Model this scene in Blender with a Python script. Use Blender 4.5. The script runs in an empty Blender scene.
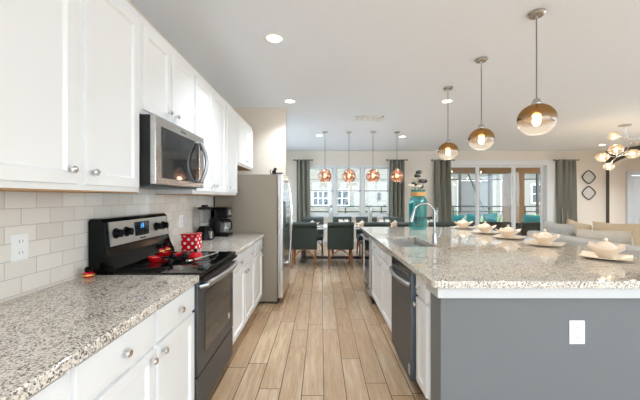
import bpy, bmesh, math, random
from mathutils import Vector, Matrix

RND = random.Random(11)
sc = bpy.context.scene
COL = sc.collection
PI = math.pi

# ------------------------------------------------------------------ camera
cd = bpy.data.cameras.new('camera')
cam = bpy.data.objects.new('camera', cd)
COL.objects.link(cam)
cam.location = (0, 0, 1.37)
cam.rotation_euler = (PI / 2, 0, 0)
cd.sensor_width = 36
cd.lens = 310 / 640 * 36
cd.shift_x = -1 / 640
cd.shift_y = -2 / 640
cd.clip_start = 0.02
cd.clip_end = 300
sc.camera = cam

# ------------------------------------------------------------------ exposure, sky, sun
sc.view_settings.view_transform = 'Standard'
sc.view_settings.look = 'None'
sc.view_settings.gamma = 1
sc.view_settings.use_curve_mapping = False
sc.view_settings.exposure = 1.0
LAMP_W = 6.3          # each recessed ceiling light
SKY_SUNWARD = 3.4      # the sunny half of the sky, behind the viewer
SKY_AWAY = 1.6
SUN = 3.0

w = bpy.data.worlds.new('sky')
sc.world = w
w.use_nodes = True
nt = w.node_tree
bg = nt.nodes['Background']
tcw = nt.nodes.new('ShaderNodeTexCoord')
sepw = nt.nodes.new('ShaderNodeSeparateXYZ')
rmp = nt.nodes.new('ShaderNodeValToRGB')
rmp.color_ramp.elements[0].position = 0.0
rmp.color_ramp.elements[0].color = (0.76, 0.89, 1.0, 1)
rmp.color_ramp.elements[1].position = 0.7
rmp.color_ramp.elements[1].color = (0.62, 0.80, 1.0, 1)
nt.links.new(tcw.outputs['Generated'], sepw.inputs[0])
nt.links.new(sepw.outputs['Z'], rmp.inputs[0])
nt.links.new(rmp.outputs[0], bg.inputs['Color'])
mr = nt.nodes.new('ShaderNodeMapRange')
mr.interpolation_type = 'SMOOTHSTEP'
mr.inputs['From Min'].default_value = -0.45
mr.inputs['From Max'].default_value = 0.25
mr.inputs['To Min'].default_value = SKY_SUNWARD
mr.inputs['To Max'].default_value = SKY_AWAY
dotw = nt.nodes.new('ShaderNodeVectorMath')
dotw.operation = 'DOT_PRODUCT'
dotw.inputs[1].default_value = (-0.72, 0.69, 0.0)      # the bright side lies behind the viewer, towards the added living-room windows
nt.links.new(tcw.outputs['Generated'], dotw.inputs[0])
nt.links.new(dotw.outputs['Value'], mr.inputs['Value'])
nt.links.new(mr.outputs[0], bg.inputs['Strength'])

sd = bpy.data.lights.new('sun', 'SUN')
sd.energy = SUN
sd.angle = math.radians(3)
sd.color = (1.0, 0.95, 0.88)
so = bpy.data.objects.new('sun', sd)
COL.objects.link(so)
so.rotation_euler = (math.radians(38), math.radians(14), 0)   # shines from behind the house onto the neighbours

sc.cycles.max_bounces = 10
sc.cycles.diffuse_bounces = 6
sc.cycles.glossy_bounces = 5
sc.cycles.transparent_max_bounces = 24
sc.cycles.sample_clamp_indirect = 6.0
sc.cycles.use_denoising = True
sc.cycles.blur_glossy = 0.4
sc.cycles.caustics_reflective = False
sc.cycles.caustics_refractive = False

# ------------------------------------------------------------------ materials


def lin(c):
    def f(v):
        v /= 255.0
        return v / 12.92 if v <= 0.04045 else ((v + 0.055) / 1.055) ** 2.4
    return (f(c[0]), f(c[1]), f(c[2]), 1)


class NT:
    def __init__(s, name):
        s.m = bpy.data.materials.new(name)
        s.m.use_nodes = True
        s.t = s.m.node_tree
        s.b = s.t.nodes['Principled BSDF']
        s.out = s.t.nodes['Material Output']

    def n(s, kind, **kw):
        nd = s.t.nodes.new('ShaderNode' + kind)
        for k, v in kw.items():
            setattr(nd, k, v)
        return nd

    def l(s, a, b):
        s.t.links.new(a, b)

    def math(s, op, a, b=None, c=None):
        nd = s.n('Math', operation=op)
        for i, v in enumerate((a, b, c)):
            if v is None:
                continue
            if isinstance(v, (int, float)):
                nd.inputs[i].default_value = v
            else:
                s.l(v, nd.inputs[i])
        return nd.outputs[0]

    def ramp(s, fac, stops, interp='LINEAR'):
        nd = s.n('ValToRGB')
        cr = nd.color_ramp
        cr.interpolation = interp
        while len(cr.elements) < len(stops):
            cr.elements.new(0.5)
        for e, (p, c) in zip(cr.elements, stops):
            e.position = p
            e.color = c
        s.l(fac, nd.inputs[0])
        return nd.outputs[0]

    def mix(s, fac, a, b, mode='MIX'):
        nd = s.n('Mix', data_type='RGBA', blend_type=mode)
        if isinstance(fac, (int, float)):
            nd.inputs[0].default_value = fac
        else:
            s.l(fac, nd.inputs[0])
        for i, v in ((6, a), (7, b)):
            if isinstance(v, tuple):
                nd.inputs[i].default_value = v
            else:
                s.l(v, nd.inputs[i])
        return nd.outputs[2]

    def noise(s, vec, scale, detail=3, rough=0.5):
        nd = s.n('TexNoise')
        nd.inputs['Scale'].default_value = scale
        nd.inputs['Detail'].default_value = detail
        nd.inputs['Roughness'].default_value = rough
        if vec is not None:
            s.l(vec, nd.inputs['Vector'])
        return nd.outputs['Fac']

    def pos(s):
        return s.n('NewGeometry').outputs['Position']

    def obj(s):
        return s.n('TexCoord').outputs['Object']

    def scaled(s, vec, sx, sy, sz):
        nd = s.n('Mapping')
        nd.inputs['Scale'].default_value = (sx, sy, sz)
        s.l(vec, nd.inputs['Vector'])
        return nd.outputs[0]

    def bump(s, h, strength, dist=0.002):
        nd = s.n('Bump')
        nd.inputs['Strength'].default_value = strength
        nd.inputs['Distance'].default_value = dist
        s.l(h, nd.inputs['Height'])
        s.l(nd.outputs[0], s.b.inputs['Normal'])

    def set(s, **kw):
        for k, v in kw.items():
            inp = s.b.inputs[k.replace('_', ' ')]
            if isinstance(v, (int, float, tuple)):
                inp.default_value = v
            else:
                s.l(v, inp)
        return s


def plain(name, rgb, rough=0.5, metal=0.0, var=0.04, scale=30, bump=0.0, coat=0.0, spec=0.5, bscale=None):
    t = NT(name)
    c = lin(rgb)
    f = t.noise(t.obj(), scale, 3)
    d = tuple(v * (1 - var) for v in c[:3]) + (1,)
    u = tuple(min(1, v * (1 + var)) for v in c[:3]) + (1,)
    t.set(Base_Color=t.mix(f, d, u), Roughness=rough, Metallic=metal)
    t.b.inputs['Specular IOR Level'].default_value = spec
    if coat:
        t.b.inputs['Coat Weight'].default_value = coat
        t.b.inputs['Coat Roughness'].default_value = 0.05
    if bump:
        t.bump(t.noise(t.obj(), bscale or scale * 4, 4), bump)
    return t.m


def emit(name, rgb, strength):
    t = NT(name)
    t.set(Base_Color=lin(rgb), Emission_Color=lin(rgb), Emission_Strength=strength, Roughness=0.4)
    return t.m


def steel(name, rgb, rough=0.28, axis='Z'):
    t = NT(name)
    sc3 = {'Z': (8, 8, 1600), 'Y': (1200, 8, 1200), 'X': (8, 1600, 1600), 'H': (4, 4, 700)}[axis]
    f = t.noise(t.scaled(t.obj(), *sc3), 1.0, 2)
    c = lin(rgb)
    a = tuple(v * 0.96 for v in c[:3]) + (1,)
    t.set(Base_Color=t.mix(f, a, c), Metallic=1.0, Roughness=t.math('MULTIPLY_ADD', f, 0.05, rough - 0.025))
    return t.m


def tinted_glass(name, tint, gloss=0.08, rough=0.0, body=0.0, body_rgb=(255, 255, 255)):
    """thin glass: straight-through tint plus a mirror-like share that grows at grazing angles"""
    t = NT(name)
    tr = t.n('BsdfTransparent')
    tr.inputs[0].default_value = lin(tint)
    gl = t.n('BsdfGlossy')
    gl.inputs['Roughness'].default_value = rough
    gl.inputs[0].default_value = (1, 1, 1, 1)
    lw = t.n('LayerWeight')
    lw.inputs[0].default_value = 0.25
    fac = t.math('MULTIPLY_ADD', lw.outputs['Facing'], 0.5, gloss)
    fac = t.math('MULTIPLY', fac, fac) if False else fac
    p5 = t.math('POWER', lw.outputs['Facing'], 3.0)
    fac = t.math('MULTIPLY_ADD', p5, 0.6, gloss)
    mx = t.n('MixShader')
    t.l(fac, mx.inputs[0])
    t.l(tr.outputs[0], mx.inputs[1])
    t.l(gl.outputs[0], mx.inputs[2])
    res = mx.outputs[0]
    if body:
        df = t.n('BsdfDiffuse')
        df.inputs[0].default_value = lin(body_rgb)
        m2 = t.n('MixShader')
        m2.inputs[0].default_value = body
        t.l(res, m2.inputs[1])
        t.l(df.outputs[0], m2.inputs[2])
        res = m2.outputs[0]
    t.l(res, t.out.inputs['Surface'])
    t.t.nodes.remove(t.b)
    return t.m


def granite():
    t = NT('granite')
    p = t.pos()
    warp = t.n('TexNoise')
    warp.inputs['Scale'].default_value = 60
    t.l(p, warp.inputs['Vector'])
    vm = t.n('VectorMath', operation='MULTIPLY_ADD')
    t.l(warp.outputs['Color'], vm.inputs[0])
    vm.inputs[1].default_value = (0.012, 0.012, 0.012)
    t.l(p, vm.inputs[2])
    vo = t.n('TexVoronoi')
    vo.inputs['Scale'].default_value = 180
    t.l(vm.outputs[0], vo.inputs['Vector'])
    sep = t.n('SeparateColor')
    t.l(vo.outputs['Color'], sep.inputs[0])
    big = t.noise(p, 16, 3)
    f = t.math('MULTIPLY_ADD', big, 0.75, t.math('SUBTRACT', sep.outputs[0], 0.375))
    col = t.ramp(f, [(0.0, lin((96, 90, 86))), (0.07, lin((136, 128, 121))), (0.13, lin((178, 169, 158))),
                     (0.26, lin((206, 197, 184))), (0.42, lin((229, 222, 211))), (0.66, lin((238, 233, 225))),
                     (0.84, lin((215, 203, 186))), (0.95, lin((182, 172, 161)))], 'CONSTANT')
    v2 = t.n('TexVoronoi')
    v2.inputs['Scale'].default_value = 260
    t.l(vm.outputs[0], v2.inputs['Vector'])
    s2 = t.n('SeparateColor')
    t.l(v2.outputs['Color'], s2.inputs[0])
    speck = t.ramp(s2.outputs[1], [(0.0, (1, 1, 1, 1)), (0.05, (0, 0, 0, 1))], 'CONSTANT')
    col = t.mix(speck, col, lin((84, 76, 70)))
    t.set(Base_Color=col, Roughness=0.05)
    t.b.inputs['Coat Weight'].default_value = 0.35
    t.b.inputs['Coat Roughness'].default_value = 0.03
    return t.m


def plank_floor():
    t = NT('plank_floor')
    sep = t.n('SeparateXYZ')
    t.l(t.pos(), sep.inputs[0])
    W, L = 0.155, 1.2
    u = t.math('DIVIDE', t.math('ADD', sep.outputs['X'], 4.94), W)
    row = t.math('FLOOR', u)
    wn = t.n('TexWhiteNoise', noise_dimensions='1D')
    t.l(row, wn.inputs['W'])
    v = t.math('ADD', t.math('DIVIDE', t.math('ADD', sep.outputs['Y'], 8), L), wn.outputs['Value'])
    pk = t.math('FLOOR', v)
    cmb = t.n('CombineXYZ')
    t.l(row, cmb.inputs[0])
    t.l(pk, cmb.inputs[1])
    w2 = t.n('TexWhiteNoise', noise_dimensions='3D')
    t.l(cmb.outputs[0], w2.inputs['Vector'])
    rnd = w2.outputs['Value']
    base = t.ramp(rnd, [(0.0, lin((186, 157, 122))), (0.35, lin((206, 179, 147))), (0.7, lin((217, 192, 161))), (1.0, lin((229, 206, 178)))])
    # grain runs along the plank, shifted from plank to plank
    sh = t.n('CombineXYZ')
    t.l(t.math('MULTIPLY', rnd, 40), sh.inputs[0])
    t.l(t.math('MULTIPLY', rnd, 17), sh.inputs[1])
    va = t.n('VectorMath', operation='ADD')
    t.l(t.pos(), va.inputs[0])
    t.l(sh.outputs[0], va.inputs[1])
    g1 = t.noise(t.scaled(va.outputs[0], 26, 1.7, 1), 1.0, 5, 0.6)
    g2 = t.noise(t.scaled(va.outputs[0], 110, 4, 1), 1.0, 3, 0.6)
    col = t.mix(t.ramp(g1, [(0.35, (0, 0, 0, 1)), (0.72, (1, 1, 1, 1))]), base, lin((172, 136, 100)))
    col = t.mix(t.ramp(g2, [(0.45, (0, 0, 0, 1)), (0.75, (0.4, 0.4, 0.4, 1))]), col, lin((160, 124, 90)))
    fu = t.math('FRACT', u)
    fv = t.math('FRACT', v)
    eu = t.math('MINIMUM', fu, t.math('SUBTRACT', 1.0, fu))
    ev = t.math('MINIMUM', fv, t.math('SUBTRACT', 1.0, fv))
    gu = t.math('LESS_THAN', t.math('MULTIPLY', eu, W), 0.0034)
    gv = t.math('LESS_THAN', t.math('MULTIPLY', ev, L), 0.0034)
    gap = t.math('MAXIMUM', gu, gv)
    col = t.mix(gap, col, lin((104, 82, 62)))
    t.set(Base_Color=col, Roughness=t.math('MULTIPLY_ADD', g1, 0.14, 0.19))
    t.bump(t.math('SUBTRACT', t.math('MULTIPLY', g2, 0.15), gap), 0.25, 0.001)
    return t.m


def subway_tile():
    t = NT('subway_tile')
    sep = t.n('SeparateXYZ')
    t.l(t.pos(), sep.inputs[0])
    W, H = 0.1545, 0.079
    rv = t.math('DIVIDE', t.math('SUBTRACT', sep.outputs['Z'], 1.322 - 10 * H), H)
    row = t.math('FLOOR', rv)
    off = t.math('MULTIPLY', t.math('MODULO', row, 2.0), 0.5)
    u = t.math('ADD', t.math('DIVIDE', t.math('SUBTRACT', sep.outputs['Y'], 1.3626 - 20 * W), W), off)
    ti = t.math('FLOOR', u)
    cmb = t.n('CombineXYZ')
    t.l(row, cmb.inputs[0])
    t.l(ti, cmb.inputs[1])
    wn = t.n('TexWhiteNoise', noise_dimensions='3D')
    t.l(cmb.outputs[0], wn.inputs['Vector'])
    col = t.ramp(wn.outputs['Value'], [(0, lin((221, 213, 203))), (1, lin((235, 228, 219)))])
    fu, fv = t.math('FRACT', u), t.math('FRACT', rv)
    eu = t.math('MULTIPLY', t.math('MINIMUM', fu, t.math('SUBTRACT', 1.0, fu)), W)
    ev = t.math('MULTIPLY', t.math('MINIMUM', fv, t.math('SUBTRACT', 1.0, fv)), H)
    e = t.math('MINIMUM', eu, ev)
    gap = t.math('LESS_THAN', e, 0.0013)
    t.set(Base_Color=t.mix(gap, col, lin((176, 167, 156))), Roughness=t.math('MULTIPLY_ADD', gap, 0.5, 0.08))
    edge = t.math('MINIMUM', t.math('DIVIDE', e, 0.005), 1.0)
    wav = t.noise(t.pos(), 11, 2)
    t.bump(t.math('ADD', edge, t.math('MULTIPLY', wav, 1.3)), 0.35, 0.002)
    return t.m


def siding():
    t = NT('lap_siding')
    sep = t.n('SeparateXYZ')
    t.l(t.pos(), sep.inputs[0])
    f = t.math('FRACT', t.math('DIVIDE', sep.outputs['Z'], 0.3))
    t.set(Base_Color=t.mix(t.math('LESS_THAN', f, 0.06), lin((130, 124, 115)), lin((92, 87, 80))), Roughness=0.7)
    t.bump(f, 0.6, 0.02)
    return t.m


def polka():
    t = NT('polka_dot_red')
    o = t.obj()
    sep = t.n('SeparateXYZ')
    t.l(o, sep.inputs[0])
    P = 0.066
    h = t.math('ADD', sep.outputs['X'], sep.outputs['Y'])
    a = t.math('DIVIDE', t.math('ADD', h, sep.outputs['Z']), P)
    b = t.math('DIVIDE', t.math('SUBTRACT', h, sep.outputs['Z']), P)
    fa = t.math('SUBTRACT', t.math('FRACT', a), 0.5)
    fb = t.math('SUBTRACT', t.math('FRACT', b), 0.5)
    d = t.math('ADD', t.math('MULTIPLY', fa, fa), t.math('MULTIPLY', fb, fb))
    t.set(Base_Color=t.mix(t.math('LESS_THAN', d, 0.06), lin((206, 14, 26)), lin((245, 240, 238))), Roughness=0.25)
    return t.m


def ombre_globe(name, top_tint, top_metal, lo=-0.06, hi=0.05, body=0.1):
    """globe glass plated at the crown and clear at the bottom"""
    t = NT(name)
    sep = t.n('SeparateXYZ')
    t.l(t.obj(), sep.inputs[0])
    g = t.n('MapRange')
    g.inputs['From Min'].default_value = lo
    g.inputs['From Max'].default_value = hi
    t.l(sep.outputs['Z'], g.inputs['Value'])
    g = g.outputs[0]
    tr = t.n('BsdfTransparent')
    t.l(t.mix(g, (0.97, 0.96, 0.95, 1), lin(top_tint)), tr.inputs[0])
    gl = t.n('BsdfGlossy')
    gl.inputs['Roughness'].default_value = 0.06
    t.l(t.mix(g, (1, 1, 1, 1), lin(top_metal)), gl.inputs[0])
    lw = t.n('LayerWeight')
    lw.inputs[0].default_value = 0.3
    fz = t.math('MULTIPLY_ADD', t.math('POWER', lw.outputs['Facing'], 3.0), 0.45, 0.05)
    fac = t.math('MINIMUM', t.math('MULTIPLY_ADD', g, 0.42, fz), 0.95)
    mx = t.n('MixShader')
    t.l(fac, mx.inputs[0])
    t.l(tr.outputs[0], mx.inputs[1])
    t.l(gl.outputs[0], mx.inputs[2])
    df = t.n('BsdfDiffuse')
    t.l(t.mix(g, (0.9, 0.87, 0.82, 1), lin(top_metal)), df.inputs[0])
    m2 = t.n('MixShader')
    m2.inputs[0].default_value = body
    t.l(mx.outputs[0], m2.inputs[1])
    t.l(df.outputs[0], m2.inputs[2])
    t.l(m2.outputs[0], t.out.inputs['Surface'])
    t.t.nodes.remove(t.b)
    return t.m


def weave(name, rgb, scale=260):
    t = NT(name)
    o = t.obj()
    a = t.n('TexWave')
    a.inputs['Scale'].default_value = scale / 6
    a.bands_direction = 'X'
    t.l(o, a.inputs['Vector'])
    b = t.n('TexWave')
    b.inputs['Scale'].default_value = scale / 6
    b.bands_direction = 'Z'
    t.l(o, b.inputs['Vector'])
    c = lin(rgb)
    f = t.math('MULTIPLY', a.outputs['Fac'], b.outputs['Fac'])
    t.set(Base_Color=t.mix(f, tuple(v * 0.82 for v in c[:3]) + (1,), c), Roughness=0.9)
    t.b.inputs['Specular IOR Level'].default_value = 0.15
    t.bump(t.noise(o, 220, 2), 0.25)
    return t.m


M = dict(
    wall=plain('wall_paint', (229, 221, 210), 0.75, var=0.01, bump=0.05, bscale=200, spec=0.2),
    wallcream=plain('cream_wall_paint', (224, 213, 200), 0.75, var=0.01, bump=0.05, bscale=200, spec=0.2),
    ceiling=plain('ceiling_paint', (238, 244, 252), 0.85, var=0.015, scale=60, bump=0.25, bscale=90, spec=0.1),
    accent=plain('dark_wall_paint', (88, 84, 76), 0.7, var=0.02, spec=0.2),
    railwhite=plain('white_rail_paint', (206, 207, 208), 0.45, var=0.006),
    grey=plain('grey_panel_paint', (116, 119, 121), 0.5, var=0.015, spec=0.3),
    white=plain('white_cabinet_paint', (236, 236, 236), 0.32, var=0.006, spec=0.4),
    trim=plain('white_trim_paint', (226, 227, 228), 0.4, var=0.006),
    doorwhite=plain('cool_white_door_paint', (214, 221, 228), 0.4, var=0.006),
    plastic=plain('white_plastic', (240, 240, 238), 0.35, var=0.005),
    plasticshade=plain('pale_grey_plastic', (205, 205, 203), 0.4, var=0.005),
    underwood=plain('bare_birch_underside', (178, 138, 92), 0.6, var=0.12, scale=14),
    granite=granite(), floor=plank_floor(), tile=subway_tile(), siding=siding(), polka=polka(),
    steel=steel('brushed_stainless', (196, 194, 191), 0.27, 'Z'),
    steely=plain('satin_steel_bar', (180, 180, 180), 0.34, metal=1.0, var=0.01),
    steeldark=steel('dark_stainless', (106, 113, 122), 0.42, 'Z'),
    steelside=plain('taupe_enamel_side', (146, 134, 118), 0.42, metal=0.25, var=0.02),
    satin=plain('satin_sink_steel', (200, 198, 194), 0.38, metal=0.85, var=0.02),
    steelfr=steel('bright_stainless', (214, 213, 212), 0.2, 'Z'),
    fauchrome=plain('satin_chrome', (172, 172, 172), 0.2, metal=1.0, var=0.01),
    chrome=plain('chrome', (225, 225, 226), 0.08, metal=1.0, var=0.01),
    nickel=plain('brushed_nickel', (190, 188, 184), 0.25, metal=1.0, var=0.02),
    black=plain('black_plastic', (10, 10, 11), 0.3, var=0.05, spec=0.18),
    blackmatte=plain('black_matte', (24, 24, 25), 0.6, var=0.05),
    blackenamel=plain('black_enamel', (8, 12, 9), 0.14, var=0.02, spec=0.15),
    ceramicglass=plain('black_ceramic_glass', (7, 8, 8), 0.04, var=0.02, spec=0.4),
    ovenglass=plain('dark_oven_glass', (40, 42, 44), 0.05, var=0.02),
    markgrey=plain('printed_grey_ring', (70, 70, 72), 0.2, var=0.01),
    red=plain('red_glaze', (200, 10, 22), 0.12, var=0.04, coat=0.4),
    whiteglaze=plain('white_glaze', (240, 238, 234), 0.15, var=0.01),
    yellow=plain('yellow_enamel', (240, 200, 50), 0.3, var=0.02),
    cream=plain('cream_stoneware', (236, 220, 200), 0.3, var=0.02, coat=0.2),
    teal=tinted_glass('teal_glass', (160, 232, 234), 0.12, body=0.035, body_rgb=(90, 220, 225)),
    clear=tinted_glass('window_glass', (250, 252, 252), 0.03),
    clear2=tinted_glass('clear_glass', (238, 240, 240), 0.07, body=0.04),
    rope=plain('jute_rope', (196, 156, 100), 0.9, var=0.2, scale=120, bump=0.6, bscale=300),
    petaldark=plain('charcoal_petals', (62, 66, 64), 0.85, var=0.2, scale=40),
    petalcream=plain('cream_petals', (232, 222, 204), 0.85, var=0.1, scale=40),
    twig=plain('brown_twig', (120, 92, 62), 0.8, var=0.2),
    ombre=ombre_globe('smoked_gold_ombre_glass', (128, 88, 42), (206, 168, 112), -0.035, 0.03, 0.035),
    copper=ombre_globe('copper_plated_glass', (214, 184, 170), (222, 186, 168), -0.5, -0.1, 0.07),
    amber=ombre_globe('amber_tint_glass', (238, 216, 182), (250, 232, 206), -0.09, 0.09, 0.09),
    bulb=emit('warm_bulb', (255, 222, 160), 3.0),
    bulbdim=emit('warm_filament', (255, 205, 130), 2.5),
    lens=emit('downlight_lens', (255, 250, 240), 6.0),
    display=emit('blue_display_digits', (90, 170, 230), 1.2),
    curtain=weave('sage_grey_curtain', (146, 145, 133), 200),
    leather=plain('dark_green_leather', (44, 56, 51), 0.38, var=0.08, scale=20, bump=0.12, bscale=240),
    rattan=plain('rattan_pole', (150, 96, 52), 0.45, var=0.25, scale=18),
    darkwood=plain('dark_walnut', (78, 52, 36), 0.4, var=0.2, scale=10),
    tabletop=plain('pale_gloss_top', (226, 228, 226), 0.08, var=0.01, coat=0.5),  # even pale colour under a clear gloss coat
    sofa=weave('light_grey_upholstery', (216, 212, 207), 300),
    pilgrey=weave('pale_grey_pillow', (206, 203, 197), 240),
    pilcream=weave('cream_pillow', (232, 221, 206), 300),
    piltan=weave('tan_pillow', (230, 208, 178), 260),
    wicker=weave('dark_wicker', (40, 36, 34), 90),
    tealfab=weave('teal_outdoor_fabric', (44, 190, 200), 220),
    mirror=plain('pale_grey_mirror_glass', (206, 205, 198), 0.3, metal=0.0, var=0.06, scale=8),  # pale grey face, only faintly glossy
    bronze=plain('dark_bronze_metal', (66, 58, 50), 0.4, metal=0.7, var=0.08),
    iron=plain('black_iron', (36, 36, 38), 0.5, metal=0.4, var=0.05),
    rodgrey=plain('pewter_rod', (120, 118, 112), 0.35, metal=0.8, var=0.04),
    tanstucco=plain('tan_stucco', (150, 104, 58), 0.85, var=0.05, bump=0.3, bscale=80),
    palestucco=plain('pale_stucco', (232, 222, 206), 0.85, var=0.04, bump=0.3, bscale=80),
    patio=plain('patio_pavers', (196, 190, 180), 0.7, var=0.06, scale=5),
    bounceground=plain('pale_bounce_ground', (206, 205, 203), 0.8, var=0.05, scale=3),
    lawn=plain('lawn_grass', (96, 108, 70), 0.95, var=0.25, scale=8, bump=0.5, bscale=60),
    leaf=plain('shrub_leaves', (96, 128, 66), 0.7, var=0.3, scale=9),
    housewhite=plain('light_grey_house_stucco', (128, 123, 116), 0.8, var=0.03),
    screen=plain('grey_screen_panel', (82, 79, 76), 0.8, var=0.05),
    roof=plain('grey_shingle_roof', (128, 126, 125), 0.85, var=0.12, scale=14),
    winglass=plain('far_window_glass', (46, 50, 53), 0.08, var=0.15, scale=2),
    candle=plain('white_candle_wax', (240, 236, 226), 0.5, var=0.02),
)

# ------------------------------------------------------------------ mesh helpers


def worigin(o):
    v = Vector((0, 0, 0))
    while o is not None:
        v += o.location
        o = o.parent
    return v


def sharp(me, deg=38):
    for p in me.polygons:
        p.use_smooth = True
    me.set_sharp_from_angle(angle=math.radians(deg))


class MB:
    def __init__(s):
        s.bm = bmesh.new()

    def _add(s, tmp):
        me = bpy.data.meshes.new('tmp')
        tmp.to_mesh(me)
        tmp.free()
        s.bm.from_mesh(me)
        bpy.data.meshes.remove(me)
        return s

    def box(s, x0, x1, y0, y1, z0, z1, b=0.0, seg=2, mtx=None):
        t = bmesh.new()
        bmesh.ops.create_cube(t, size=1)
        x0, x1 = sorted((x0, x1))
        for v in t.verts:
            v.co = Vector(((x0 + x1) / 2 + v.co.x * (x1 - x0), (y0 + y1) / 2 + v.co.y * (y1 - y0), (z0 + z1) / 2 + v.co.z * (z1 - z0)))
        if b:
            b = min(b, 0.49 * min(x1 - x0, abs(y1 - y0), abs(z1 - z0)))
            bmesh.ops.bevel(t, geom=t.edges[:] + t.verts[:], offset=b, segments=seg, profile=0.5, affect='EDGES')
        if mtx is not None:
            bmesh.ops.transform(t, matrix=mtx, verts=t.verts)
        return s._add(t)

    def cyl(s, p0, p1, r, r2=None, n=16):
        p0, p1 = Vector(p0), Vector(p1)
        r2 = r if r2 is None else r2
        t = bmesh.new()
        bmesh.ops.create_cone(t, cap_ends=True, segments=n, radius1=r, radius2=r2, depth=(p1 - p0).length)
        q = Vector((0, 0, 1)).rotation_difference((p1 - p0).normalized())
        bmesh.ops.transform(t, matrix=Matrix.Translation((p0 + p1) / 2) @ q.to_matrix().to_4x4(), verts=t.verts)
        return s._add(t)

    def sphere(s, c, r, sx=1, sy=1, sz=1, u=20, v=12):
        t = bmesh.new()
        bmesh.ops.create_uvsphere(t, u_segments=u, v_segments=v, radius=r)
        for q in t.verts:
            q.co = Vector((q.co.x * sx + c[0], q.co.y * sy + c[1], q.co.z * sz + c[2]))
        return s._add(t)

    def lathe(s, prof, c=(0, 0, 0), n=24, axis=None, power=None):
        """prof = [(radius, height)]; revolved about Z (or axis) at c"""
        t = bmesh.new()
        rings = []
        for r, z in prof:
            if r < 1e-5:
                rings.append([t.verts.new((0, 0, z))])
            else:
                rings.append([t.verts.new((r * math.cos(2 * PI * k / n), r * math.sin(2 * PI * k / n), z)) for k in range(n)])
        for a, b in zip(rings, rings[1:]):
            for k in range(n):
                q = [a[k % len(a)], a[(k + 1) % len(a)], b[(k + 1) % len(b)], b[k % len(b)]]
                q2 = []
                for v in q:
                    if v not in q2:
                        q2.append(v)
                if len(q2) > 2:
                    try:
                        t.faces.new(q2)
                    except ValueError:
                        pass
        bmesh.ops.recalc_face_normals(t, faces=t.faces)
        mt = Matrix.Translation(Vector(c))
        if axis is not None:
            mt = mt @ Vector((0, 0, 1)).rotation_difference(Vector(axis).normalized()).to_matrix().to_4x4()
        bmesh.ops.transform(t, matrix=mt, verts=t.verts)
        return s._add(t)

    def tube(s, pts, r, n=10, closed=False):
        pts = [Vector(p) for p in pts]
        m = len(pts)
        rs = r if isinstance(r, (list, tuple)) else [r] * m
        t = bmesh.new()
        rings = []
        up = None
        for i, p in enumerate(pts):
            if closed:
                d = pts[(i + 1) % m] - pts[(i - 1) % m]
            else:
                d = pts[min(i + 1, m - 1)] - pts[max(i - 1, 0)]
            d.normalize()
            if up is None:
                up = d.orthogonal().normalized()
            else:
                up = (up - d * up.dot(d)).normalized()
            sd_ = d.cross(up)
            rings.append([t.verts.new(p + (up * math.cos(2 * PI * k / n) + sd_ * math.sin(2 * PI * k / n)) * rs[i]) for k in range(n)])
        for i in range(m if closed else m - 1):
            a, b = rings[i], rings[(i + 1) % m]
            for k in range(n):
                t.faces.new((a[k], a[(k + 1) % n], b[(k + 1) % n], b[k]))
        if not closed:
            t.faces.new(rings[0][::-1])
            t.faces.new(rings[-1])
        bmesh.ops.recalc_face_normals(t, faces=t.faces)
        return s._add(t)

    def prism(s, poly, axis, a, b, bev=0.0):
        """polygon of 2-tuples extruded along axis from a to b"""
        t = bmesh.new()

        def mk(u, v, w_):
            return {'X': (w_, u, v), 'Y': (u, w_, v), 'Z': (u, v, w_)}[axis]
        A = [t.verts.new(mk(u, v, a)) for u, v in poly]
        B = [t.verts.new(mk(u, v, b)) for u, v in poly]
        n = len(poly)
        t.faces.new(A)
        t.faces.new(B[::-1])
        for k in range(n):
            t.faces.new((A[k], A[(k + 1) % n], B[(k + 1) % n], B[k]))
        bmesh.ops.recalc_face_normals(t, faces=t.faces)
        if bev:
            bmesh.ops.bevel(t, geom=t.edges[:] + t.verts[:], offset=bev, segments=2, profile=0.5, affect='EDGES')
        return s._add(t)

    def grid(s, f, nu, nv, closed_u=False):
        t = bmesh.new()
        vs = [[t.verts.new(f(i / nu, j / nv)) for j in range(nv + 1)] for i in range(nu + 1)]
        for i in range(nu):
            for j in range(nv):
                t.faces.new((vs[i][j], vs[i + 1][j], vs[i + 1][j + 1], vs[i][j + 1]))
        return s._add(t)

    def panel_door(s, fx, sgn, y0, y1, z0, z1, th=0.02, rail=0.062, depth=0.013):
        """framed door with a sunken centre, its back on x = fx, facing sgn * X"""
        t = bmesh.new()
        bmesh.ops.create_cube(t, size=1)
        for v in t.verts:
            v.co = Vector((th / 2 + v.co.x * th, (y0 + y1) / 2 + v.co.y * (y1 - y0), (z0 + z1) / 2 + v.co.z * (z1 - z0)))
        fr = [f for f in t.faces if f.normal.x > 0.9]
        bmesh.ops.bevel(t, geom=list({e for f in fr for e in f.edges}), offset=0.004, segments=2, profile=0.5, affect='EDGES')
        fr = max((f for f in t.faces if f.normal.x > 0.99), key=lambda f: f.calc_area())
        if rail:
            bmesh.ops.inset_region(t, faces=[fr], thickness=rail)
            bmesh.ops.inset_region(t, faces=[fr], thickness=0.014, depth=-depth)
            bmesh.ops.inset_region(t, faces=[fr], thickness=0.012, depth=0)
            bmesh.ops.inset_region(t, faces=[fr], thickness=0.006, depth=0.002)
        else:
            bmesh.ops.inset_region(t, faces=[fr], thickness=0.016)
            bmesh.ops.inset_region(t, faces=[fr], thickness=0.006, depth=0.003)
        for v in t.verts:
            v.co.x = fx + sgn * v.co.x
        bmesh.ops.recalc_face_normals(t, faces=t.faces)
        return s._add(t)

    def rotz(s, a, c=(0, 0, 0)):
        bmesh.ops.rotate(s.bm, verts=s.bm.verts, cent=Vector(c), matrix=Matrix.Rotation(a, 3, 'Z'))
        return s

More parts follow.
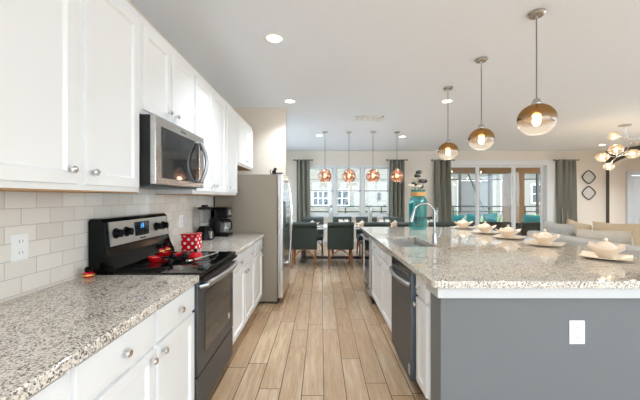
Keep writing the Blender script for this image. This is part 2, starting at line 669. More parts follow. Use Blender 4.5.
    def build(s, name, mat, parent=None, smooth=38, center=None):
        off = worigin(parent) if parent is not None else Vector((0, 0, 0))
        if center is not None:
            off = Vector(center)
        for v in s.bm.verts:
            v.co -= off
        me = bpy.data.meshes.new(name)
        s.bm.to_mesh(me)
        s.bm.free()
        sharp(me, smooth)
        me.materials.append(M[mat] if isinstance(mat, str) else mat)
        o = bpy.data.objects.new(name, me)
        COL.objects.link(o)
        wn = o.modifiers.new('weighted_normals', 'WEIGHTED_NORMAL')
        wn.keep_sharp = True
        if parent is not None:
            o.parent = parent
            if center is not None:
                o.location = Vector(center) - worigin(parent)
        elif center is not None:
            o.location = Vector(center)
        return o


def tag(o, label, cat, group=None):
    o['label'] = label
    o['category'] = cat
    if group:
        o['group'] = group
    return o


def thing(name, label, cat, loc=(0, 0, 0), group=None):
    o = bpy.data.objects.new(name, None)
    o.empty_display_size = 0.1
    COL.objects.link(o)
    o.location = loc
    return tag(o, label, cat, group)


def struct(o):
    o['kind'] = 'structure'
    return o


def copy_tree(o, parent=None):
    c = o.copy()
    COL.objects.link(c)
    if parent is not None:
        c.parent = parent
    for ch in list(o.children):
        copy_tree(ch, c)
    return c


def dup(o, loc, rz=None, label=None):
    c = copy_tree(o)
    c.location = loc
    if rz is not None:
        c.rotation_euler = (0, 0, rz)
    if label:
        c['label'] = label
    return c


def place(o, loc, rz=0.0):
    o.location = loc
    o.rotation_euler = (0, 0, rz)


def arc(c, r, a0, a1, n, plane='XZ'):
    out = []
    for k in range(n + 1):
        a = math.radians(a0 + (a1 - a0) * k / n)
        u, v = r * math.cos(a), r * math.sin(a)
        out.append({'XZ': (c[0] + u, c[1], c[2] + v), 'YZ': (c[0], c[1] + u, c[2] + v), 'XY': (c[0] + u, c[1] + v, c[2])}[plane])
    return out


def cushion(mb, cx, cy, cz, sx, sy, sz, mtx=None, nu=14, puff=0.5):
    """a pillow: flat at its edges and full in the middle; thickness along X"""
    t = bmesh.new()
    top, bot = [], []
    for i in range(nu + 1):
        ra, rb = [], []
        for j in range(nu + 1):
            u, v = i / nu * 2 - 1, j / nu * 2 - 1
            h = max(0.0, (1 - u ** 4)) ** 0.55 * max(0.0, (1 - v ** 4)) ** 0.55
            k = 1 - 0.07 * (1 - abs(u)) * (abs(v) ** 3)
            k2 = 1 - 0.07 * (1 - abs(v)) * (abs(u) ** 3)
            a = Vector((h * sx / 2, u * sy / 2 * k2, v * sz / 2 * k))
            ra.append(t.verts.new(a))
            edge = i in (0, nu) or j in (0, nu)
            rb.append(ra[-1] if edge else t.verts.new(Vector((-a.x, a.y, a.z))))
        top.append(ra)
        bot.append(rb)
    for g in (top, bot):
        for i in range(nu):
            for j in range(nu):
                q = []
                for v in (g[i][j], g[i + 1][j], g[i + 1][j + 1], g[i][j + 1]):
                    if v not in q:
                        q.append(v)
                try:
                    t.faces.new(q)
                except ValueError:
                    pass
    bmesh.ops.recalc_face_normals(t, faces=t.faces)
    if mtx is not None:
        bmesh.ops.transform(t, matrix=mtx, verts=t.verts)
    bmesh.ops.translate(t, vec=(cx, cy, cz), verts=t.verts)
    mb._add(t)
    return mb


CEIL = 2.81
# ================================================================== ROOM SHELL
struct(MB().box(-1.55, 8.87, -3.15, 5.86, -0.12, 0).box(-1.55, 11.2, 5.86, 9.65, -0.12, 0).build('floor', 'floor'))
struct(MB().box(-1.55, 8.87, -3.15, 5.86, CEIL, CEIL + 0.16).box(-1.55, 11.2, 5.86, 9.65, CEIL, CEIL + 0.16).build('ceiling', 'ceiling'))
b = MB().box(-1.55, -1.40, -3.15, 5.5, 0, CEIL).box(-1.55, -1.40, 5.5, 8.9, 0, 0.4).box(-1.55, -1.40, 5.5, 8.9, 2.5, CEIL).box(-1.55, -1.40, 8.9, 9.65, 0, CEIL)
struct(b.build('wall_left', 'wallcream'))
b = MB()
for y in (5.5, 6.60, 7.72, 8.84):
    b.box(-1.52, -1.42, y, y + 0.06, 0.4, 2.5)
b.box(-1.52, -1.42, 5.5, 8.9, 0.4, 0.46).box(-1.52, -1.42, 5.5, 8.9, 2.44, 2.5)
w3 = struct(b.build('added_window_3', 'trim'))  # unseen window added to bring daylight into the dining area
MB().box(-1.475, -1.465, 5.53, 8.87, 0.43, 2.47).build('pane', 'clear', w3)
struct(MB().box(-1.40, -1.392, -1.6, 3.96, 0.90, 1.44).build('trim_1', 'tile'))
struct(MB().box(-1.40, -0.567, 4.96, 5.10, 0, CEIL).build('wall_alcove', 'wallcream'))
WX0, WX1, WZ0, WZ1 = -0.43, 2.12, 0.80, 2.36
DX0, DX1, DZ1 = 3.80, 6.95, 2.42
b = MB()
b.box(-1.40, WX0, 9.5, 9.65, 0, CEIL).box(WX0, WX1, 9.5, 9.65, 0, WZ0).box(WX0, WX1, 9.5, 9.65, WZ1, CEIL)
b.box(WX1, DX0, 9.5, 9.65, 0, CEIL).box(DX0, DX1, 9.5, 9.65, DZ1, CEIL).box(DX1, 9.42, 9.5, 9.65, 0, CEIL)
b.box(9.42, 10.42, 9.5, 9.65, 2.08, CEIL).box(10.42, 11.2, 9.5, 9.65, 0, CEIL)
struct(b.build('wall_back', 'wall'))
# wall behind the camera with an unseen window made wide for fill daylight
b = MB()
b.box(-1.40, -0.7, -3.15, -3.0, 0, CEIL).box(-0.7, 7.3, -3.15, -3.0, 0, 0.25).box(-0.7, 7.3, -3.15, -3.0, 2.55, CEIL).box(7.3, 11.2, -3.15, -3.0, 0, CEIL)
struct(b.build('wall_rear', 'wall'))
b = MB().box(8.73, 8.87, -3.0, -2.0, 0, CEIL).box(8.73, 8.87, -2.0, 5.6, 0, 0.2).box(8.73, 8.87, -2.0, 5.6, 2.6, CEIL).box(8.73, 8.87, 5.6, 6.9, 0, CEIL)
struct(b.build('wall_right', 'wall'))
b = MB()
for k in range(5):
    y = -2.0 + k * 1.885
    b.box(8.76, 8.86, y, y + 0.06, 0.26, 2.54)
b.box(8.76, 8.86, -2.0, 5.6, 0.2, 0.26).box(8.76, 8.86, -2.0, 5.6, 2.54, 2.6)
w4 = struct(b.build('added_window_4', 'trim'))  # unseen window added to brighten the living area
MB().box(8.805, 8.815, -1.97, 5.57, 0.23, 2.57).build('pane', 'clear', w4)
poly = [(6.9, 0), (7.81, 0), (7.81, 2.22)]
for k in range(1, 24):
    a = PI - PI * k / 24
    poly.append((8.6 + 0.79 * math.cos(a), 2.22 + 0.33 * math.sin(a)))
poly += [(9.39, 2.22), (9.39, 0), (9.5, 0), (9.5, CEIL), (6.9, CEIL)]
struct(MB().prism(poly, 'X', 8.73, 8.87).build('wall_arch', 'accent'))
lo_, li_ = [], []
for k in range(25):
    a = PI - PI * k / 24
    lo_.append((8.6 + 0.788 * math.cos(a), 2.22 + 0.328 * math.sin(a)))
    li_.append((8.6 + 0.765 * math.cos(a), 2.22 + 0.305 * math.sin(a)))
struct(MB().prism([(7.812, 0)] + lo_ + [(9.388, 0), (9.365, 0)] + li_[::-1] + [(7.835, 0)], 'X', 8.732, 8.868).build('trim_2', 'wall'))
struct(MB().box(11.06, 11.2, 6.0, 9.5, 0, CEIL).build('wall_hall', 'wall'))
struct(MB().box(8.87, 11.2, 5.86, 6.0, 0, CEIL).build('wall_hall_end', 'wall'))

# baseboards
struct(MB().box(-1.40, 3.75, 9.484, 9.5, 0, 0.12, 0.003).build('baseboard_back', 'trim'))
struct(MB().box(7.1, 8.73, 9.484, 9.5, 0, 0.12, 0.003).build('baseboard_living', 'trim'))
struct(MB().box(-1.40, -0.56, 5.10, 5.116, 0, 0.12, 0.003).build('baseboard_alcove', 'trim'))

# dining window: three double-hung units
wf = MB()
wf.box(WX0 - 0.02, WX1 + 0.02, 9.44, 9.60, WZ1 - 0.06, WZ1).box(WX0 - 0.02, WX1 + 0.02, 9.44, 9.60, WZ0, WZ0 + 0.05)
units = []
n = 3
uw = (WX1 - WX0) / n
for k in range(n + 1):
    x = WX0 + uw * k
    wdt = 0.05
    wf.box(max(WX0, x - wdt), min(WX1, x + wdt), 9.435, 9.595, WZ0 + 0.05, WZ1 - 0.06)
win = struct(wf.build('window_1', 'trim'))
sash = MB()
gl = MB()
for k in range(n):
    a, c_ = WX0 + uw * k + 0.05, WX0 + uw * (k + 1) - 0.05
    mid = 1.59
    for z0, z1, y in ((WZ0 + 0.05, mid + 0.02, 9.50), (mid - 0.02, WZ1 - 0.06, 9.535)):
        sash.box(a, c_, y, y + 0.03, z0, z0 + 0.04).box(a, c_, y, y + 0.03, z1 - 0.04, z1)
        sash.box(a, a + 0.035, y, y + 0.03, z0, z1).box(c_ - 0.035, c_, y, y + 0.03, z0, z1)
        if z0 > 1.2:
            sash.box((a + c_) / 2 - 0.009, (a + c_) / 2 + 0.009, y + 0.008, y + 0.022, z0, z1)
            sash.box(a, c_, y + 0.008, y + 0.022, (z0 + z1) / 2 - 0.009, (z0 + z1) / 2 + 0.009)
        gl.box(a + 0.02, c_ - 0.02, y + 0.012, y + 0.018, z0 + 0.02, z1 - 0.02)
sash.build('sash', 'trim', win)
gl.build('pane', 'clear', win)
MB().box(WX0 - 0.06, WX1 + 0.06, 9.40, 9.52, WZ0 - 0.03, WZ0, 0.004).build('window_sill', 'trim', win)

# sliding glass door
df = MB()
df.box(DX0 - 0.08, DX1 + 0.24, 9.44, 9.50, DZ1 - 0.04, DZ1 + 0.10, 0.004)
df.box(DX1 - 0.06, DX1 + 0.24, 9.44, 9.50, 0, DZ1 - 0.04, 0.004).box(DX0 - 0.08, DX0 + 0.06, 9.44, 9.50, 0, DZ1 - 0.04, 0.004)
df.box(DX0, DX1, 9.501, 9.64, 0, 0.04).box(DX0, DX1, 9.501, 9.64, DZ1 - 0.05, DZ1)
df.box(DX0, DX0 + 0.05, 9.502, 9.638, 0.04, DZ1 - 0.05).box(DX1 - 0.05, DX1, 9.502, 9.638, 0.04, DZ1 - 0.05)
dr = struct(df.build('door_1', 'trim'))
gl = MB()
st = MB()
for a, c_, y in ((3.85, 4.86, 9.52), (4.77, 6.00, 9.56), (5.91, 6.90, 9.60)):
    st.box(a, a + 0.09, y, y + 0.03, 0.04, DZ1 - 0.05).box(c_ - 0.09, c_, y, y + 0.03, 0.04, DZ1 - 0.05)
    st.box(a + 0.09, c_ - 0.09, y + 0.001, y + 0.029, 0.04, 0.13).box(a + 0.09, c_ - 0.09, y + 0.001, y + 0.029, DZ1 - 0.11, DZ1 - 0.05)
    gl.box(a + 0.08, c_ - 0.08, y + 0.012, y + 0.018, 0.1, DZ1 - 0.1)
st.build('sliding_panel', 'trim', dr)
gl.build('pane', 'clear', dr)
MB().box(5.905, 5.925, 9.585, 9.60, 0.95, 1.2, 0.004).build('handle', 'nickel', dr)

# unseen rear window behind the camera, widened to fill the room with daylight
b = MB()
for x in (-0.7, 1.28, 3.27, 5.26, 7.24):
    b.box(x, x + 0.06, -3.13, -3.02, 0.25, 2.55)
b.box(-0.7, 7.3, -3.13, -3.02, 0.25, 0.31).box(-0.7, 7.3, -3.13, -3.02, 2.49, 2.55)
win2 = struct(b.build('unseen_window_2', 'trim'))
MB().box(-0.66, 7.26, -3.08, -3.07, 0.3, 2.5).build('pane', 'clear', win2)

# hall door seen through the arch
b = MB().box(9.34, 9.46, 9.44, 9.51, 0, 2.09, 0.004).box(10.38, 10.5, 9.44, 9.51, 0, 2.09, 0.004).box(9.34, 10.5, 9.44, 9.51, 2.06, 2.18, 0.004)
d2 = struct(b.build('door_2', 'doorwhite'))
b = MB().box(9.475, 10.365, 9.52, 9.56, 0.01, 2.05)
for z0, z1 in ((0.15, 0.85), (1.0, 1.92)):
    b.box(9.60, 9.89, 9.512, 9.522, z0, z1, 0.008).box(9.97, 10.26, 9.512, 9.522, z0, z1, 0.008)
b.build('door_leaf', 'doorwhite', d2)
b = MB()
for z in (0.25, 1.1, 1.85):
    b.cyl((9.468, 9.512, z - 0.05), (9.468, 9.512, z + 0.05), 0.008)
b.build('hinge', 'nickel', d2)

# ================================================================== CEILING FIXTURES
def downlight(x, y, label, visible=True):
    t = thing('recessed_light', label, 'ceiling light', (x, y, CEIL), 'recessed ceiling lights')
    MB().lathe([(0.062, 0.0), (0.066, -0.008), (0.088, -0.006), (0.093, 0.0)], (x, y, CEIL), 28).build('trim_ring', 'plastic', t)
    MB().lathe([(0.0, -0.005), (0.064, -0.005), (0.064, 0.0)], (x, y, CEIL), 28).build('lens', 'lens', t)
    return t


def lamp(x, y, watts, tall=CEIL - 0.02):
    ld = bpy.data.lights.new('recessed_lamp', 'AREA')
    ld.shape = 'DISK'
    ld.size = 0.13
    ld.energy = watts
    ld.color = (0.82, 0.91, 1.0)
    ld.spread = math.radians(115)
    o = bpy.data.objects.new('recessed_lamp', ld)
    COL.objects.link(o)
    o.location = (x, y, tall)


DL = [(-0.42, 2.79, 'recessed ceiling light over the aisle opposite the microwave'),
      (-0.46, 4.60, 'recessed ceiling light in front of the refrigerator alcove'),
      (-0.04, 7.12, 'recessed ceiling light beside the copper pendant closest to the refrigerator'),
      (1.90, 7.26, 'recessed ceiling light beside the copper pendant closest to the glass door'),
      (1.87, 4.60, 'recessed ceiling light just beyond the three smoked globe pendants'),
      (7.62, 8.40, 'recessed ceiling light between the mirrors and the branching chandelier')]
for x, y, lb in DL:
    downlight(x, y, lb)
    lamp(x, y, LAMP_W)
for x, y in ((0.5, -0.4), (-0.1, -1.8), (1.9, -0.3), (1.9, -1.4), (4.3, 1.6), (4.6, -1.2), (6.6, 1.6), (6.2, 4.2), (8.05, 7.2), (6.9, 5.4), (8.2, 5.9), (8.45, 8.0)):  # unseen lights added beyond the frame to brighten the room
    downlight(x, y, 'added recessed ceiling light outside the view, for more even room light')
    lamp(x, y, LAMP_W)

downlight(9.9, 7.9, 'added unseen ceiling light in the hall beyond the arch')
lamp(9.9, 7.9, LAMP_W)  # added to lighten the hall seen through the arch
for x, y in ((9.7, 6.6), (10.3, 8.8)):  # two more unseen hall lights, put in for brightness
    downlight(x, y, 'added ceiling light deeper in the hall, hidden by the arch wall')
    lamp(x, y, LAMP_W)

vt = thing('ceiling_vent', 'white slatted air vent in the ceiling before the copper pendants', 'air vent', (0.86, 5.58, CEIL))
b = MB().box(0.64, 1.08, 5.46, 5.70, CEIL - 0.006, CEIL)
b.build('backing', 'plasticshade', vt)
b = MB().box(0.62, 1.10, 5.44, 5.47, CEIL - 0.016, CEIL).box(0.62, 1.10, 5.69, 5.72, CEIL - 0.016, CEIL)
for x in (0.62, 0.78, 0.92, 1.07):
    b.box(x, x + 0.03, 5.44, 5.72, CEIL - 0.016, CEIL)
b.build('frame', 'plastic', vt)
for k in range(5):
    MB().box(0.65, 1.07, 5.49 + k * 0.04, 5.505 + k * 0.04, CEIL - 0.014, CEIL - 0.004).build('slat', 'plastic', vt)

def glow(x, y, z, watts):
    ld = bpy.data.lights.new('pendant_lamp', 'POINT')
    ld.energy = watts
    ld.color = (1, 0.86, 0.68)
    ld.shadow_soft_size = 0.04
    o = bpy.data.objects.new('pendant_lamp', ld)
    COL.objects.link(o)
    o.location = (x, y, z)


# island pendants: smoked globes
def island_pendant(x, y, zc, r, label):
    t = thing('globe_pendant', label, 'pendant light', (x, y, CEIL), 'smoked globe pendants over the island')
    MB().lathe([(0.0, 0), (0.062, 0), (0.064, -0.012), (0.05, -0.026), (0.012, -0.03), (0.008, -0.05), (0, -0.05)], (x, y, CEIL), 28).build('ceiling_canopy', 'nickel', t)
    MB().cyl((x, y, CEIL - 0.03), (x, y, zc + r - 0.01), 0.0045, n=8).build('cord', 'rodgrey', t)
    MB().lathe([(0, 0.03), (0.02, 0.03), (0.034, 0.0), (0.034, -0.012), (0.024, -0.03), (0.024, -0.085), (0, -0.085)], (x, y, zc + r), 20).build('socket', 'nickel', t)
    pr = []
    for k in range(25):
        a = math.radians(78 - k * 154 / 24) if k < 24 else math.radians(-70)
        a = math.radians(80 - k * 148 / 24)
        pr.append((r * math.cos(a), r * 0.93 * math.sin(a)))
    MB().lathe(pr, (x, y, zc), 36).build('glass_globe', 'ombre', t, center=(x, y, zc))
    MB().lathe([(r * 1.0, 0.006), (r * 1.012, 0.004), (r * 1.012, -0.004), (r * 1.0, -0.006)], (x, y, zc + 0.0), 36).build('rim_band', 'nickel', t) if False else None
    MB().sphere((x, y, zc - 0.01), 0.030, 1, 1, 1.25).build('bulb', 'bulb', t)
    for sx in (-1, 1):
        MB().cyl((x + sx * (r - 0.004), y, zc), (x + sx * (r + 0.012), y, zc), 0.012, n=14).build('side_knob', 'bronze', t)
    glow(x, y, zc - 0.06, 5)
    return t


island_pendant(1.675, 2.41, 1.978, 0.132, 'smoked gold glass globe pendant, nearest of three above the island')
island_pendant(1.66, 3.21, 1.978, 0.123, 'smoked gold glass globe pendant, middle of three above the island')
island_pendant(1.655, 4.04, 1.978, 0.125, 'smoked gold glass globe pendant, the one nearest the dining table')

# dining pendants: dimpled copper globes
def dimple_globe(c, r):
    t = bmesh.new()
    bmesh.ops.create_icosphere(t, subdivisions=3, radius=r)
    rr = random.Random(5)
    dents = [Vector((rr.uniform(-1, 1), rr.uniform(-1, 1), rr.uniform(-1, 0.8))).normalized() for _ in range(16)]
    dead = []
    for v in t.verts:
        d = v.co.normalized()
        k = max(0, max(d.dot(q) for q in dents) - 0.88) / 0.12
        v.co = v.co * (1 - 0.10 * k * k)
        if d.z < -0.9 or d.z > 0.985:
            dead.append(v)
    bmesh.ops.delete(t, geom=dead, context='VERTS')
    bmesh.ops.translate(t, vec=c, verts=t.verts)
    m = MB()
    m._add(t)
    return m


def dining_pendant(x, y, zc, r, label):
    t = thing('copper_pendant', label, 'pendant light', (x, y, CEIL), 'copper globe pendants over the dining table')
    MB().lathe([(0.0, 0), (0.06, 0), (0.06, -0.02), (0.01, -0.028), (0, -0.028)], (x, y, CEIL), 24).build('ceiling_canopy', 'nickel', t)
    MB().cyl((x, y, CEIL - 0.02), (x, y, zc + r), 0.005, n=8).build('cord', 'rodgrey', t)
    MB().lathe([(0, 0.03), (0.022, 0.03), (0.028, -0.02), (0.024, -0.07), (0, -0.07)], (x, y, zc + r), 18).build('socket', 'nickel', t)
    dimple_globe((x, y, zc), r).build('glass_globe', 'copper', t, 60, center=(x, y, zc))
    MB().sphere((x, y, zc), 0.035).build('bulb', 'bulbdim', t)
    glow(x, y, zc - 0.06, 3)


PX = [(325, 'copper globe pendant, first of the row from the refrigerator'), (349, 'copper globe pendant, second of the row from the refrigerator'),
      (373, 'copper globe pendant, third of the row from the refrigerator'), (397, 'copper globe pendant in front of the curtain by the teal jar')]
for px, lb in PX:
    dining_pendant((px - 321) / 310 * 6.76, 6.76, 1.37 + 22 * 6.76 / 310, 0.148, lb)

# ================================================================== LEFT RUN: base cabinets
def knob(parent, x, sgn, y, z):
    MB().lathe([(0.0, 0.030), (0.012, 0.029), (0.0165, 0.024), (0.0155, 0.019), (0.007, 0.014), (0.006, 0.0)], (x, y, z), 18, axis=(sgn, 0, 0)).build('knob', 'chrome', parent)


def base_cabinet(sgn, fx, bx, y0, y1, label, doors, drawers, kn, group, zt=0.874):
    """fx: face-frame plane, bx: back plane; doors/drawers = [(y0, y1)]; kn = knob side per door ('a' low y, 'b' high y)"""
    t = thing('base_cabinet', label, 'base cabinet', ((fx + bx) / 2, (y0 + y1) / 2, 0), group)
    b = MB()
    xs = lambda d: fx - sgn * d
    b.box(fx, xs(0.02), y0, y1, 0.11, zt)
    b.box(xs(0.02), bx, y0, y0 + 0.018, 0.11, zt).box(xs(0.02), bx, y1 - 0.018, y1, 0.11, zt)
    b.box(xs(0.02), bx, y0, y1, 0.11, 0.13).box(bx, bx + sgn * 0.01, y0, y1, 0.11, zt)
    b.build('carcass', 'white', t)
    MB().box(xs(0.075), xs(0.095), y0, y1, 0.0, 0.11).build('toe_kick', 'white' if sgn > 0 else 'white', t)
    for (a, c_), k in zip(doors, kn):
        d = MB().panel_door(fx, sgn, a, c_, 0.125, 0.695).build('door', 'white', t)
        ky = a + 0.035 if k == 'a' else c_ - 0.035
        knob(d, fx + sgn * 0.02, sgn, ky, 0.655)
    for a, c_ in drawers:
        d = MB().panel_door(fx, sgn, a, c_, 0.715, 0.856, rail=0).build('drawer', 'white', t)
        knob(d, fx + sgn * 0.021, sgn, (a + c_) / 2, 0.785)
    return t


FX, BX = -0.765, -1.39
G1 = 'white base cabinets along the tiled wall'
base_cabinet(1, FX, BX, 1.405, 1.838, 'white base cabinet with one drawer beside the near edge of the stove', [(1.418, 1.828)], [(1.418, 1.828)], 'a', G1)
base_cabinet(1, FX, BX, 0.93, 1.405, 'white base cabinet one place before the stove-side cabinet, one drawer', [(0.945, 1.393)], [(0.945, 1.393)], 'b', G1)
base_cabinet(1, FX, BX, 0.35, 0.93, 'white base cabinet in the bottom corner of the view', [(0.365, 0.91)], [(0.365, 0.91)], 'a', G1)
base_cabinet(1, FX, BX, -0.40, 0.35, 'white base cabinet beside the viewer, outside the view', [(-0.385, -0.03), (-0.02, 0.335)], [(-0.385, 0.335)], 'ba', G1)
ys = [2.602, 3.05, 3.495, 3.94]
nm = ['white drawer-over-door base cabinet directly beyond the stove', 'white base cabinet between stove-side and refrigerator-side cabinets', 'white base cabinet touching the refrigerator side']
for k in range(3):
    a, c_ = ys[k], ys[k + 1]
    base_cabinet(1, FX, BX, a, c_, nm[k], [(a + 0.01, c_ - 0.01)], [(a + 0.01, c_ - 0.01)], 'bab'[k], G1)

tag(MB().box(-1.392, -0.72, -0.45, 1.838, 0.875, 0.915, 0.007, 3).build('countertop', 'granite'), 'speckled granite worktop in front of the near edge of the stove', 'countertop')
tag(MB().box(-1.392, -0.72, 2.602, 3.955, 0.875, 0.915, 0.007, 3).build('countertop', 'granite'), 'speckled granite worktop between stove and refrigerator', 'countertop')

# ------------------------------------------------------------------ wall cabinets
UX, UB = -1.076, -1.39
def wall_cabinet(y0, y1, z0, z1, label, doors, kn, group):
    t = thing('wall_cabinet', label, 'wall cabinet', ((UX + UB) / 2, (y0 + y1) / 2, z0), group)
    b = MB()
    b.box(UX - 0.02, UX, y0, y1, z0, z1).box(UB, UX - 0.02, y0, y0 + 0.018, z0, z1).box(UB, UX - 0.02, y1 - 0.018, y1, z0, z1)
    b.box(UB, UX - 0.02, y0, y1, z1 - 0.018, z1).box(UB, UB + 0.01, y0, y1, z0 + 0.02, z1)
    b.build('carcass', 'white', t)
    MB().box(UB, UX - 0.004, y0 + 0.004, y1 - 0.004, z0 - 0.006, z0 + 0.002).build('bottom_panel', 'underwood', t)
    for (a, c_), k in zip(doors, kn):
        d = MB().panel_door(UX, 1, a, c_, z0 + 0.025, z1 - 0.055, rail=0.066).build('door', 'white', t)
        knob(d, UX + 0.02, 1, a + 0.04 if k == 'a' else c_ - 0.04, z0 + 0.085)
    return t


G2 = 'white wall cabinets above the worktop'
UZ0, UZ1 = 1.405, 2.462
wall_cabinet(0.93, 1.83, UZ0, UZ1, 'large white double-door wall cabinet before the microwave', [(0.95, 1.343), (1.393, 1.805)], 'ba', G2)
wall_cabinet(0.02, 0.93, UZ0, UZ1, 'white double-door wall cabinet beside the viewer, outside the view', [(0.04, 0.45), (0.50, 0.91)], 'ba', G2)
wall_cabinet(1.832, 2.60, 1.875, UZ1, 'short white double-door wall cabinet directly above the microwave', [(1.85, 2.185), (2.215, 2.58)], 'ba', G2)
wall_cabinet(2.60, 3.475, UZ0, UZ1, 'tall white double-door wall cabinet just beyond the microwave', [(2.62, 3.025), (3.05, 3.455)], 'ba', G2)
wall_cabinet(3.475, 3.94, UZ0, UZ1, 'narrow single-door white wall cabinet above the coffee maker', [(3.495, 3.92)], 'a', G2)
wall_cabinet(3.945, 4.84, 1.80, UZ1, 'short white double-door wall cabinet above the refrigerator', [(3.965, 4.375), (4.40, 4.82)], 'ba', G2)

# ------------------------------------------------------------------ range
RY0, RY1 = 1.842, 2.598
rg = thing('electric_range', 'stainless and black freestanding stove between the granite worktops', 'stove', (-1.05, 2.22, 0))
b = MB().box(-1.37, -0.765, RY0 + 0.004, RY1 - 0.004, 0.05, 0.895)
for x in (-1.3, -0.85):
    for y in (RY0 + 0.06, RY1 - 0.06):
        b.cyl((x, y, 0), (x, y, 0.05), 0.02)
b.build('body', 'blackenamel', rg)
ct = MB().box(-1.30, -0.712, RY0, RY1, 0.897, 0.924, 0.006, 2).build('cooktop', 'ceramicglass', rg)
for x, y, r in ((-0.89, 2.03, 0.115), (-0.89, 2.41, 0.09), (-1.14, 2.03, 0.08), (-1.14, 2.41, 0.1)):
    MB().lathe([(r - 0.004, 0), (r - 0.004, 0.0006), (r, 0.0006), (r, 0)], (x, y, 0.924), 40).build('burner_ring', 'markgrey', ct)
MB().box(-0.735, -0.70, RY0, RY1, 0.876, 0.8965, 0.004).build('front_trim', 'blackenamel', rg)
# oven door
dr_ = MB().box(-0.765, -0.735, RY0 + 0.006, RY1 - 0.006, 0.30, 0.872, 0.005).build('oven_door', 'steeldark', rg)
MB().box(-0.737, -0.731, RY0 + 0.12, RY1 - 0.10, 0.395, 0.775, 0.003).build('door_window', 'ovenglass', dr_)
MB().box(-0.732, -0.7295, RY1 - 0.16, RY1 - 0.12, 0.42, 0.46, 0.0008).build('label_sticker', 'plasticshade', dr_)
pts = [(-0.737, RY0 + 0.05, 0.832)]
for k in range(13):
    u = k / 12
    pts.append((-0.695 + 0.028 * math.sin(PI * u), RY0 + 0.06 + u * (RY1 - RY0 - 0.12), 0.842))
pts.append((-0.737, RY1 - 0.05, 0.832))
MB().tube(pts, 0.019, 12).build('oven_handle', 'steely', dr_)
MB().box(-0.765, -0.737, RY0 + 0.006, RY1 - 0.006, 0.065, 0.290, 0.006).build('storage_drawer', 'steeldark', rg)
# back guard
bgd = MB().prism([(-1.385, 0.895), (-1.225, 0.895), (-1.225, 0.945), (-1.262, 1.02), (-1.275, 1.065), (-1.29, 1.225), (-1.31, 1.245), (-1.375, 1.245), (-1.385, 1.23)], 'Y', RY0, RY1, 0.006).build('backguard', 'blackenamel', rg)
tilt = math.atan2(0.015, 0.16)


def guard(u):      # x of the sloping face at height u
    return -1.275 - 0.015 * (u - 1.065) / 0.16


MB().prism([(guard(1.075) - 0.002, 1.075), (guard(1.075) + 0.006, 1.075), (guard(1.222) + 0.006, 1.222), (guard(1.222) - 0.002, 1.222)], 'Y', RY0 + 0.035, RY1 - 0.025).build('control_panel', 'satin', bgd)
for y in (1.93, 2.035, 2.40, 2.505):
    MB().lathe([(0.033, 0), (0.033, 0.006), (0.026, 0.008), (0.022, 0.036), (0.018, 0.040), (0, 0.040)], (guard(1.15) + 0.005, y, 1.15), 24, axis=(1, 0, 0.09)).box(guard(1.15) + 0.03, guard(1.15) + 0.05, y - 0.005, y + 0.005, 1.128, 1.172, 0.002).build('control_knob', 'black', bgd)
dsp = MB().box(guard(1.155) + 0.002, guard(1.155) + 0.012, 2.125, 2.295, 1.108, 1.205, 0.002).build('display_panel', 'ovenglass', bgd)
b = MB()
for y, segs in ((2.185, 'gdb'), (2.21, 'abcdefg')):
    x = guard(1.17) + 0.0125
    w_, h_ = 0.014, 0.03
    z0 = 1.162
    S = dict(a=(y, y + w_, z0 + h_ - 0.003, z0 + h_), g=(y, y + w_, z0 + h_ / 2 - 0.0015, z0 + h_ / 2 + 0.0015), d=(y, y + w_, z0, z0 + 0.003),
             b=(y + w_ - 0.003, y + w_, z0 + h_ / 2, z0 + h_), c=(y + w_ - 0.003, y + w_, z0, z0 + h_ / 2), e=(y, y + 0.003, z0, z0 + h_ / 2), f=(y, y + 0.003, z0 + h_ / 2, z0 + h_))
    for q in segs:
        r_ = S[q]
        b.box(x, x + 0.001, *r_)
b.build('display_digits', 'display', dsp)
b = MB()
for k in range(5):
    b.box(guard(1.12) + 0.0125, guard(1.12) + 0.0135, 2.14 + k * 0.029, 2.16 + k * 0.029, 1.118, 1.126)
b.build('touch_key', 'markgrey', dsp)
MB().box(guard(1.09) + 0.005, guard(1.09) + 0.0075, 2.18, 2.25, 1.085, 1.094).build('nameplate', 'markgrey', bgd)

# ------------------------------------------------------------------ microwave
mwv = thing('microwave_oven', 'stainless over-range microwave with curved handle below short cabinets', 'microwave', (-1.19, 2.22, 1.447))
MB().box(-1.385, -1.015, 1.838, 2.595, 1.452, 1.868, 0.004).build('body', 'blackmatte', mwv)
MB().box(-1.36, -1.03, 1.87, 2.57, 1.440, 1.453).build('vent_grille', 'steeldark', mwv)
fr_ = MB().box(-1.015, -0.98, 1.838, 2.50, 1.452, 1.868, 0.006).build('door', 'steel', mwv)
MB().box(-0.984, -0.977, 1.905, 2.485, 1.492, 1.81, 0.003).build('door_window', 'ovenglass', fr_)
MB().box(-0.981, -0.9785, 2.17, 2.25, 1.83, 1.84).build('nameplate', 'markgrey', fr_)
pts = [(-0.98, 2.462, 1.800)] + [(-0.952 + 0.045 * math.sin(PI * k / 12), 2.462, 1.800 - 0.30 * k / 12) for k in range(13)] + [(-0.98, 2.462, 1.500)]
MB().tube(pts, 0.0135, 12).build('handle', 'steely', fr_)
cpn = MB().box(-1.015, -0.98, 2.503, 2.595, 1.452, 1.868, 0.006).build('control_panel', 'steel', mwv)
MB().box(-0.981, -0.978, 2.52, 2.58, 1.76, 1.80).build('clock_window', 'ovenglass', cpn)

